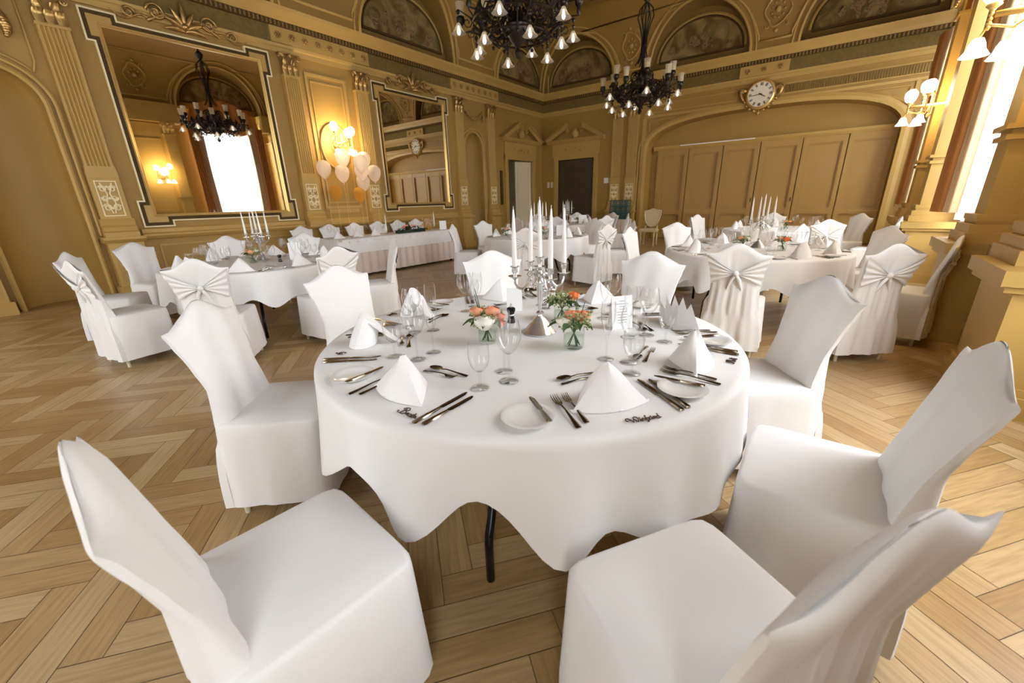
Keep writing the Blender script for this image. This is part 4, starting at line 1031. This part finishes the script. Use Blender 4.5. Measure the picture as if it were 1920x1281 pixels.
def glass(kind):
    P_ = {'wine': ('wine_glass', [(.001, .104), (.012, .106), (.028, .125), (.040, .155), (.041, .18), (.036, .21), (.033, .225)], .034, .0036, .104),
          'water': ('water_glass', [(.001, .062), (.014, .064), (.028, .085), (.034, .115), (.034, .14), (.031, .165)], .032, .0042, .062),
          'flute': ('champagne_flute', [(.001, .098), (.006, .10), (.016, .125), (.025, .165), (.026, .20), (.023, .235)], .031, .0034, .098)}[kind]
    r = empty(P_[0])
    MB().lathe([(x*1.08, z) for x, z in P_[1]], (0, 0, 0), 20, False).build('glass_bowl', m_glass, r, True)
    MB().lathe([(.001, .005), (P_[3]*1.6, .007), (P_[3], .02), (P_[3], P_[4]-.01), (P_[3]*2, P_[4])], (0, 0, 0), 10, False).build('glass_stem', m_glass, r, True)
    MB().lathe([(.001, .0015), (P_[2], .0015), (P_[2], .003), (.006, .008), (.001, .008)], (0, 0, 0), 20, False).build('glass_foot', m_glass, r, True)
    return Proto(r)
def plate():
    mb = MB().lathe([(.001, .003), (.045, .003), (.05, .001), (.052, .004), (.058, .007), (.078, .013), (.080, .0145), (.077, .0155), (.056, .010), (.048, .0065), (.001, .006)], (0, 0, 0), 40)
    return Proto(mb.build('side_plate', m_china, None, 40))
def napkin_fan():       # upright pyramid napkin
    mb = MB(); h = .135
    def side(sg):
        def fn(t, v):
            b = Vector((sg*.092, -.035, .0))*(1-v)+Vector((0, .0, h))*v
            c = Vector((0, .075, .0))*(1-v)+Vector((0, .01, h))*v
            p = b*(1-t)+c*t; p += Vector((sg*.022*S(PI*t)*S(PI*(v*.9+.05)), .0, 0)); return p
        return fn
    mb.grid(side(-1), 8, 10); mb.grid(side(1), 8, 10)
    def fr(t, v):
        b = Vector((-.092, -.035, 0))*(1-v)+Vector((0, 0, h))*v; c = Vector((.092, -.035, 0))*(1-v)+Vector((0, 0, h))*v
        p = b*(1-t)+c*t; p.y -= .028*S(PI*t)*(1-v*.7); return p
    mb.grid(fr, 12, 10)
    for sg in (-1, 1): mb.add([(sg*.092, -.035, .002), (sg*.012, -.065, .002), (sg*.012, -.06, .006), (sg*.095, -.03, .008)], [(0, 1, 2, 3)])
    mb.v = [(a*1.4, b*1.2+.012, c*.98) for a, b, c in mb.v]
    return Proto(mb.build('napkin', m_napkin, None, 50))
def napkin_roll():      # rounded bishop hat form
    mb = MB()
    def fn(a, v):
        rr_ = .062*(1-.55*v**2); lean = .04*v; return (rr_*C_(a)*(1+.25*abs(C_(a))), rr_*S(a)+lean, .125*v*(1-.25*S(a)*v) )
    mb.grid(fn, 24, 8, -.3, 2*PI-.3); mb.add([fn(-.3+2*PI*i/24, 1) for i in range(25)]+[(0, .04, .128)], [(i, i+1, 25) for i in range(24)])
    def tail(t, v): return ((t-.5)*.09*(1-v*.55), .05+.12*v, .105*(1-v)**1.2+.004)
    mb.grid(tail, 6, 8)
    return Proto(mb.build('napkin', m_napkin, None, 50))
def napkin_spike():     # pointed upright folds
    mb = MB()
    for k in range(5):
        a = (k-2)*.42; x = .028*(k-2); h = .15-.018*abs(k-1.5)
        mb.add([(x-.05, -.03+.012*k, 0), (x+.05, -.01, 0), (x+.02*(k-2), .01+.01*k, h), (x, .05, 0)], [(0, 1, 2), (1, 3, 2), (3, 0, 2)])
    mb.v = [(a*1.2, b*1.3, c*1.1) for a, b, c in mb.v]
    return Proto(mb.build('napkin', m_napkin, None, False))
kn1, kn2, bk = knife(.235), knife(.215), knife(.165, 'butter_knife')
fk1, fk2, dfk, dsp = fork(.205), fork(.185), fork(.155, 'dessert_fork'), spoon()
gW, gH, gF = glass('wine'), glass('water'), glass('flute')
plt, nA, nB, nC = plate(), napkin_fan(), napkin_roll(), napkin_spike()
TZ = .7465
def setting(key, ang, seat, full=True, nap=None, jit=0.0, far=None):
    c = T[key]; a = math.radians(ang); o = Vector((C_(a), S(a))); t = Vector((-S(a), C_(a))); tn = TB[key][1]
    def W(q, s_, z=TZ): return (c[0]+q*o.x+s_*t.x, c[1]+q*o.y+s_*t.y, z)
    az = a+PI             # items point inwards
    g = lambda w_: None if full else w_+' on the '+tn
    L = (lambda s_: s_+' at the place of the '+seat) if full else (lambda s_: s_+' on the '+tn)
    rj = lambda: random.uniform(-jit, jit)
    (nap or nA).place(W(.765, .03), a+PI/2+rj(), L('white folded napkin standing'), 'napkin', g('napkins'))
    if far != 'tiny':
        kn1.place(W(.765, .215), az+rj(), L('larger table knife' if full else 'table knife'), 'knife', g('knives'))
        kn2.place(W(.765, .248), az+rj()*.5, L('smaller table knife' if full else 'table knife'), 'knife', g('knives'))
        fk1.place(W(.78, -.115), az+rj(), L('large table fork'), 'fork', g('forks'))
        plt.place(W(.79, -.235), 0, L('round white side plate'), 'plate', g('side plates'))
    if full:
        fk2.place(W(.77, -.08), az+rj(), L('smaller table fork'), 'fork')
        bk.place(W(.765, -.19, TZ+.011), az+.05, L('butter knife resting on the side plate'), 'knife')
        dsp.place(W(.555, .03), a-PI/2+.1, L('dessert spoon'), 'spoon')
        dfk.place(W(.59, .02), a+PI/2+.12, L('dessert fork'), 'fork')
    gW.place(W(.49, .27), rj(), L('large wine glass'), 'glass', g('wine glasses'))
    gH.place(W(.59, .22), rj(), L('low stemmed water glass'), 'glass', g('water glasses'))
    if far != 'tiny': gF.place(W(.43, .20), rj(), L('champagne flute'), 'glass', g('champagne flutes'))
for i, (a, (d, _, _)) in enumerate(MS.items()):
    setting('main', {-84: -90, -37: -38}.get(a, a), d, True, {0: nA, 40: nC, -137: nB, -177: nB, 136: nA, 87: nA}.get(a, nA), .04)
for key, angs in (('left', (-120, -78, -35, 8, 50, 95, 140, -165)), ('right', (-92, -50, -8, 36, 80, 125, 170, -135)), ('mid', (-62, -12, 30, 75, 122, 168, -150))):
    for i, a in enumerate(angs): setting(key, a, '', False, (nA, nB, nA)[i % 3], .08)
for key, angs in (('rear', (-62, -12, 42, 100, 158, -160)), ('far', (-70, -25, 20, 65, 110, 155, -115))):
    for i, a in enumerate(angs): setting(key, a, '', False, (nA, nB)[i % 2], .08, 'tiny')

# ------------------------------------------------------------------ candelabra and candles
def candelabra():
    r = empty('candelabra')
    MB().lathe([(.001, .0), (.078, .0), (.080, .006), (.070, .016), (.052, .042), (.034, .062), (.030, .070), (.014, .080), (.012, .09), (.020, .098), (.010, .108), (.001, .108)], (0, 0, 0), 28).build('foot', m_silver, r, 50)
    MB().lathe([(.008, .105), (.010, .13), (.014, .19), (.017, .235), (.026, .245), (.020, .26), (.012, .27), (.020, .285), (.010, .30)], (0, 0, 0), 16).build('stem', m_silver, r, 50)
    def cup(mb, p): mb.lathe([(.005, -.02), (.012, -.012), (.030, -.004), (.031, -.001), (.010, .0), (.009, .010), (.014, .018), (.013, .034), (.021, .040), (.021, .042), (.011, .042)], p, 14)
    mb = MB(); cup(mb, (0, 0, .32)); mb.tube([(0, 0, .29), (0, 0, .31)], .007, 6); mb.build('centre_cup', m_silver, r, 50)
    for k in range(4):
        a = k*PI/2; ca, sa = C_(a), S(a); P = lambda q, z: (ca*q, sa*q, z)
        mb = MB().tube([P(.008, .262), P(.03, .285), P(.05, .268), P(.065, .235), P(.085, .218), P(.11, .228), P(.122, .25), P(.122, .272)], [.007, .006, .006, .006, .006, .006, .005, .005], 7)
        mb.tube([P(.05, .268), P(.062, .285), P(.05, .298), P(.038, .288)], .004, 5); mb.tube([P(.085, .218), P(.078, .20), P(.062, .205)], .004, 5)
        for q in range(4): mb.ball(P(.035+.008*q, .25-.012*q), .006, 6)
        cup(mb, P(.122, .285)); mb.build('arm', m_silver, r, 50)
    return Proto(r)
cdl = candelabra()
cn = Proto(MB().lathe([(.011, 0), (.0115, .01), (.0095, .12), (.006, .21), (.003, .243), (.0012, .247), (.001, .258), (.0002, .26)], (0, 0, 0), 12).build('taper_candle', m_candle, None, 60))
CD = {'main': ((-1.035, 1.565), math.radians(18)+YAW), 'left': ((-5.5, 2.15), 1.55), 'right': ((-.66, 5.75), .47), 'mid': ((-4.45, 6.75), .94), 'far': ((-5.75, 10.05), .87)}
for k, (p, a) in CD.items():
    tn = TB[k][1]
    cdl.place((p[0], p[1], TZ), a, 'five armed silver candelabra in the middle of the '+tn, 'candelabra')
    main = k == 'main'
    cn.place((p[0], p[1], TZ+.36), 0, 'tallest white taper candle in the centre cup on the '+tn, 'candle')
    for j in range(4):
        an = a+j*PI/2; lean = (0, 0)
        nm = ['right outer', 'rear', 'left outer', 'front'][j]
        cn.place((p[0]+.122*C_(an), p[1]+.122*S(an), TZ+.325), 0, ('white taper candle in the '+nm+' arm on the '+tn) if main else 'white taper candle in an outer arm on the '+tn, 'candle', None if main else 'outer candles on the '+tn,
                 rx=random.uniform(-.03, .03), ry=random.uniform(-.03, .03))

# ------------------------------------------------------------------ flowers
def petals(mb, c, r, n, rings, tilt=(0, 0, 1)):
    for k in range(rings):
        rr_ = r*(1-.22*k)
        for i in range(n):
            a = 2*PI*i/n+.5*k
            def fn(s_, t, a=a, rr_=rr_, k=k):
                al = a+(s_-.5)*1.5; q = rr_*(.35+.65*S(PI*.5*min(1, t*1.3))*(1-.18*max(0, t-.7))); return (c[0]+q*C_(al), c[1]+q*S(al), c[2]-r*.6+r*(1.15+.08*k)*t)
            mb.grid(fn, 4, 4)
def rose(parent, p, r, mt, nm='rose'):
    mb = MB(); petals(mb, (0, 0, 0), r, 5, 4); mb.ball((0, 0, -.1*r), r*.62, 10); return mb.build(nm, mt, parent, True, p)
def vase_flowers(loc, rz, label, kinds, h=.085, rad=.036, tall=0):
    r = tag(empty('flower_vase', loc, rz), label, 'flower vase'); rnd = random.Random(label); r.scale = (1.22, 1.22, 1.12)
    MB().lathe([(.001, .004), (rad*.95, .003), (rad, .008), (rad, h)], (0, 0, 0), 24, False).build('vase', m_vase, r, True)
    MB().lathe([(.001, .008), (rad*.93, .009), (rad*.95, h*.62), (.001, h*.62)], (0, 0, 0), 20, False).build('water', m_water, r, True)
    mb = MB()
    for i in range(9):
        a = rnd.uniform(0, 6.28); mb.tube([(.6*rad*C_(a+2.5), .6*rad*S(a+2.5), .012), (0, 0, h*.7), (rad*1.1*C_(a), rad*1.1*S(a), h+.045)], .0022, 5)
    mb.build('stems', m_green, r, True)
    mb = MB()
    for i in range(9):
        a = rnd.uniform(0, 6.28); L_ = rnd.uniform(.05, .085); ca, sa = C_(a), S(a)
        def fn(s_, t): ww = .016*S(PI*min(1, t*1.02))*(s_-.5)*2; q = .02+L_*t; return (q*ca-ww*sa, q*sa+ww*ca, h+.012+.04*t-.05*t*t+.01*abs(s_-.5))
        mb.grid(fn, 4, 7)
    mb.build('leaves', m_green, r, True)
    mb = MB()
    for i in range(170):
        a = rnd.uniform(0, 6.28); q = rnd.uniform(.01, .062); mb.ball((q*C_(a), q*S(a), h+rnd.uniform(.0, .055)), rnd.uniform(.003, .0065), 5)
    f = mb.build('filler_sprigs', m_sage, r, True); f['kind'] = 'stuff'
    for k, (x, y, z, rr_, mt, nm) in enumerate(kinds): rose(r, (x, y, z), rr_, mt, nm)
    for i in range(tall): a = rnd.uniform(0, 6.28); MB().tube([(.01*C_(a), .01*S(a), h), (.04*C_(a), .04*S(a), h+.10+.02*i)], [.002, .0012], 5).build('twig', m_green, r)
    return r
cm = T['main']
vase_flowers((cm[0]-.07, cm[1]-.21, TZ), YAW, 'glass vase of white and peach roses, left of the near candelabra', [(-.005, -.045, .092, .038, m_whiterose, 'rose'), (-.035, .005, .125, .027, m_peach, 'rose'), (.020, .0, .125, .029, m_peach, 'rose'), (.048, -.012, .105, .022, m_pink, 'carnation'), (.052, -.03, .085, .018, m_pink, 'carnation')], .080, .033, 3)
vase_flowers((cm[0]+.29, cm[1]-.06, TZ), YAW, 'glass jar with orange roses and greenery, right of the near candelabra', [(-.008, .0, .125, .027, m_peach, 'rose'), (.030, .005, .120, .030, m_peach, 'rose'), (-.04, -.01, .105, .026, m_whiterose, 'rose')], .085, .036, 2)
vase_flowers((cm[0]+.03, cm[1]+.28, TZ), YAW, 'glass vase with orange gerbera directly behind the near candelabra', [(.048, -.01, .115, .026, m_orange, 'gerbera'), (.0, .0, .11, .018, m_whiterose, 'rose')], .075, .034, 1)
def bouquet_at(key, dx, dy, lab, mt): vase_flowers((T[key][0]+dx, T[key][1]+dy, TZ), 1.0, lab, [(.0, -.035, .11, .03, mt, 'rose'), (.035, .01, .115, .026, m_whiterose, 'rose'), (-.035, .0, .12, .024, m_peach, 'rose')], .085, .036, 0)
bouquet_at('left', .02, -.05, 'small glass vase of orange and white blooms beside the left table candelabra', m_peach)
bouquet_at('right', .28, .0, 'vase with a bright orange rose at the front of the right table', m_orange)
bouquet_at('right', -.1, -.1, 'vase of pale blooms and leaves in the middle of the right table', m_whiterose)
bouquet_at('mid', -.45, -.35, 'vase of dark speckled flowers at the left of the middle table', m_pink)
bouquet_at('mid', .1, .1, 'vase of dried beige blooms behind the near candles on the middle table', m_peach)
bouquet_at('rear', .1, -.1, 'vase of yellow blooms on the rear right table', m_orange)
bouquet_at('far', .3, 0, 'vase of small flowers on the farthest table', m_peach)

# pepper mill, menu cards, table number
def mill(loc, lab):
    r = tag(empty('pepper_mill', loc), lab, 'pepper mill')
    MB().lathe([(.001, 0), (.021, 0), (.022, .004), (.018, .02), (.015, .032), (.016, .038)], (0, 0, 0), 16).build('mill_body', m_black, r, 50)
    MB().lathe([(.016, .038), (.018, .042), (.016, .046)], (0, 0, 0), 16).build('mill_ring', m_silver, r, 50)
    MB().lathe([(.015, .046), (.023, .068), (.022, .078), (.012, .083), (.001, .083)], (0, 0, 0), 16).build('mill_head', m_black, r, 50)
    MB().tube([(.0, 0, .083), (0, 0, .095), (0, 0, .1)], .005, 8).build('mill_knob', m_silver, r)
mill((cm[0]-.17, cm[1]+.10, TZ), 'black and silver pepper mill left of the near candelabra')
mill((T['left'][0]+.25, T['left'][1]+.15, TZ), 'dark pepper mill on the left round table'); 
def menu(loc, rz, lab, w_=.11, h=.16, text=True):
    r = tag(empty('menu_card', loc, rz), lab, 'menu card')
    MB().add([(-w_/2, 0, 0), (w_/2, 0, 0), (w_/2, .025, h), (-w_/2, .025, h), (-w_/2, .055, 0), (w_/2, .055, 0)], [(0, 1, 2, 3), (3, 2, 5, 4)]).build('card', m_paper, r)
    if text:
        mb = MB(); rnd = random.Random(3)
        for i in range(9):
            z = .03+i*.013; q = z/h*.025-.0006; L_ = rnd.uniform(.015, .035) if i < 8 else .014
            mb.add([(-L_, q, z), (L_, q, z), (L_, q+.0006, z+.0022), (-L_, q+.0006, z+.0022)], [(0, 1, 2, 3)])
        mb.build('menu_lines', m_ink, r)
menu((cm[0]+.36, cm[1]+.30, TZ), YAW+.25, 'white printed menu card standing right of the near candelabra')
menu((cm[0]-.30, cm[1]+.30, TZ), YAW-.1, 'plain white card standing behind the pepper mill, left of the near candelabra', .09, .13, False)
menu((T['left'][0]+.20, T['left'][1]+.36, TZ), YAW+.5, 'large white card standing right of the left table candelabra', .13, .20, False)
menu((T['right'][0]+.06, T['right'][1]+.36, TZ), YAW-.6, 'white card standing behind the candelabra on the right table', .15, .16, False)
menu((T['mid'][0]+.45, T['mid'][1]+.1, TZ), YAW, 'white card standing at the right of the middle table', .14, .18, False)
menu((T['far'][0]+.55, T['far'][1]-.2, TZ), YAW, 'white card standing on the farthest table', .2, .22, False)
menu((-7.55, 7.15, TZ), YAW+.3, 'white card standing at the right end of the long table', .16, .20, False)

# things on the long table
for (x, y, l) in ((-7.55, 5.50, 'thin tall candle standing at the left of the long table'), (-7.75, 7.05, 'thin tall candle standing at the right of the long table')):
    r = tag(empty('candlestick', (x, y, TZ)), l.replace('candle standing', 'glass candlestick'), 'candlestick')
    MB().lathe([(.001, 0), (.04, 0), (.04, .006), (.008, .015), (.008, .06), (.02, .07), (.018, .09)], (0, 0, 0), 14, False).build('glass_holder', m_vase, r, True)
    cn.place((x, y, TZ+.075), 0, l, 'candle', sc=1.35)
random.seed(5)
r = tag(empty('flower_arrangement', (-7.55, 6.15, TZ)), 'low dark green arrangement with roses in front of the long table row', 'flower arrangement')
mb = MB()
for i in range(150):
    y = random.uniform(-.42, .42); a = random.uniform(0, 6.28); hh = .05+.13*(1-abs(y)/.45)*random.random(); L_ = random.uniform(.05, .1); ca, sa = C_(a), S(a); x = random.uniform(-.07, .07)
    def fn(s_, t): ww = .022*S(PI*t)*(s_-.5)*2; return (x+L_*t*ca-ww*sa, y+L_*t*sa+ww*ca, hh+.03*t-.05*t*t)
    mb.grid(fn, 2, 4)
mb.box(-.06, .06, -.38, .38, .0, .06); f = mb.build('foliage', mat('dark_foliage', (.012, .03, .015), .6), r, True)
for x, y, z, rr_, mt in ((.05, -.22, .13, .035, m_orange), (.0, .12, .17, .045, m_whiterose), (.04, .05, .14, .035, m_peach), (-.02, -.08, .15, .03, m_pink), (.03, .28, .12, .03, m_peach)): rose(r, (x, y, z), rr_, mt)
r = tag(empty('dried_bouquet', (-7.7, 6.80, TZ)), 'bunch of dried pampas blooms left of the right thin candle', 'dried flowers')
mb = MB()
for i in range(60): a = random.uniform(0, 6.28); q = random.uniform(.0, .14); mb.ball((q*C_(a), q*S(a), random.uniform(.08, .26)), random.uniform(.012, .025), 6)
db = mb.build('dried_blooms', mat('dried_bloom', (.55, .38, .22), .8), r, True); db['kind'] = 'stuff'; MB().lathe([(.001, 0), (.045, 0), (.05, .1)], (0, 0, 0), 14, False).build('holder', m_balg, r, True)
for i in range(7):
    y = 4.5+i*.42
    gW.place((-8.04, y, TZ), 0, 'wine glass on the long table by the wall', 'glass', 'wine glasses on the long table'); gH.place((-7.98, y+.1, TZ), 0, 'water glass on the long table by the wall', 'glass', 'water glasses on the long table')
    if i < 3: nA.place((-7.66, y-.05, TZ), PI/2, 'white napkin on the long table by the wall', 'napkin', 'napkins on the long table')
plt.place((-7.6, 4.75, TZ), 0, 'white plate with petals near the left end of the long table', 'plate')

# ------------------------------------------------------------------ cursive wooden name tags
def strokes(ch):
    c = lambda cx, cz, r, a0, a1, n=8, k=1: [(cx+r*k*C_(a0+(a1-a0)*i/n), cz+r*S(a0+(a1-a0)*i/n)) for i in range(n+1)]
    D = {'a': (.75, [c(.35, .3, .3, .6, 6.6), [(.62, .6), (.62, .15), (.75, 0), (.9, .15)]]), 'e': (.6, [[(0, .2), (.45, .4)]+c(.3, .38, .22, .3, 5.2)+[(.75, .2)]]),
         't': (.5, [[(.25, 1.1), (.2, .2), (.35, 0), (.55, .15)], [(0, .7), (.5, .75)]]), 'i': (.4, [[(0, .1), (.2, .6), (.2, .1), (.4, .1)], c(.24, .85, .05, 0, 6.3, 4)]),
         'n': (.75, [[(0, 0), (.1, .6), (.1, 0)], [(.1, .3), (.3, .6), (.5, .5), (.5, .1), (.75, .15)]]), 'f': (.5, [[(.5, 1.1), (.3, 1.2), (.2, .8), (.15, -.4), (0, -.5), (-.1, -.3)], [(0, .5), (.5, .55)]]),
         'r': (.5, [[(0, 0), (.15, .6), (.15, 0)], [(.15, .4), (.35, .6), (.5, .5)]]), 'd': (.8, [c(.35, .3, .3, .6, 6.6), [(.75, 1.25), (.62, .5), (.62, .1), (.85, .15)]]), 'l': (.45, [[(0, .1), (.35, .9), (.25, 1.2), (.12, .9), (.15, .15), (.3, 0), (.45, .1)]]),
         'B': (1.3, [[(.35, 1.3), (.2, 0), (-.3, .0), (-.6, .25), (-.4, .4)], [(-.2, 1.0), (0, 1.5), (.6, 1.6), (.95, 1.3), (.8, .95), (.35, .8), (.9, .7), (1.1, .35), (.8, 0), (.2, 0)]]),
         'W': (1.9, [c(-.15, .75, .35, -.6, 4.6, 10)[::-1]+[(.1, 1.1), (.35, .6), (.55, 0), (.8, .5), (1.0, .9)], [(1.0, .9), (1.1, .2), (1.3, 0), (1.7, .4), (1.75, 1.0), (1.4, 1.3), (1.05, 1.15)]]),
         'M': (1.7, [[(-.3, .2), (0, 0), (.2, .5), (.35, 1.4), (.5, .1)], [(.5, .1), (.75, 1.4), (.9, 0)], [(.9, 0), (1.2, 1.4), (1.25, .2), (1.5, 0), (1.7, .2)]]),
         'G': (1.3, [[(1.0, 1.2), (.6, 1.4), (.2, .9), (.2, .3), (.6, 0), (1.0, .4), (.9, .7), (.6, .6)], [(1.0, .5), (.9, -.4), (.5, -.6), (.2, -.3)]])}
    return D[ch]
def name_tag(word, seat_ang, lab, ht=.014, rad=.885, s0=.10):
    mb = MB(); x = 0
    for ch in word:
        w_, ss = strokes(ch)
        for st in ss:
            pts = [((x+px)*ht, pz*ht*1.15, .003) for px, pz in st]; mb.tube(pts, .0019, 5)
        x += w_*.95
    mb.v = [(a-x*ht/2, b, c) for a, b, c in mb.v]
    a = math.radians(seat_ang); o = Vector((C_(a), S(a))); t = Vector((-S(a), C_(a))); c = T['main']
    ob = mb.build('name_tag', m_wood, None, True); ob.location = (c[0]+rad*o.x+s0*t.x, c[1]+rad*o.y+s0*t.y, TZ); ob.rotation_euler = (0, 0, a+PI/2)
    tag(ob, lab, 'name tag')
name_tag('Beate', -90, 'short cursive wooden name tag by the knives of the front left place', .0195, .865, .165)
name_tag('Winfried', -38, 'longest cursive wooden name tag by the knives of the front right place', .0175, .90, .085)
name_tag('Meli', 0, 'cursive wooden name tag by the right edge of the near table', .0195, .885, .135)
name_tag('Gi', -137, 'small wooden name tag beside knives at the left edge of the near table', .0195, .84, .15)
name_tag('Gael', -177, 'dark wooden name tag lying on the plate at the rear left place', .0195, .87, .1)

# ------------------------------------------------------------------ balloons
bp_ = None
def balloon_proto(mt):
    r = empty('balloon')
    MB().lathe([(.001, -.165), (.02, -.16), (.07, -.12), (.115, -.05), (.135, .03), (.125, .10), (.08, .155), (.001, .175)], (0, 0, 0), 20, False).build('balloon_skin', mt, r, True)
    MB().lathe([(.018, -.185), (.006, -.168), (.012, -.158)], (0, 0, 0), 8).build('balloon_knot', mt, r)
    MB().tube([(0, 0, -.18), (.01, .005, -.45), (-.01, .0, -.8), (.0, 0, -1.0)], .002, 4).build('ribbon', m_ribbon, r)
    return Proto(r)
bw, bgd = balloon_proto(m_bal), balloon_proto(m_balg)
BW = [(5.12, 2.10, 'pinkish white balloon at the left edge of the cluster'), (5.42, 2.32, 'white balloon just under the left wall lamp shade'), (5.50, 2.02, 'white balloon at the middle left of the cluster'), (5.82, 2.06, 'white balloon in the middle of the cluster'),
      (6.14, 2.34, 'white balloon at the top right of the cluster, before the pilaster'), (6.22, 2.04, 'pinkish white balloon at the right edge of the cluster'), (5.99, 1.84, 'pink balloon lowest at the right of the cluster'), (5.66, 2.20, 'white balloon behind the middle of the cluster')]
for i, (y, z, l) in enumerate(BW): bw.place((LX+(.33, .62, .40, .66, .34, .56, .42, .90)[i], y, z), 0, l, 'balloon', sc=1.12)
for i, (y, z, l) in enumerate(((5.28, 1.62, 'gold balloon with ribbon below the left of the white cluster'), (5.88, 1.58, 'gold balloon with ribbon below the right of the white cluster'))): bgd.place((LX+.38, y, z), 0, l, 'balloon')
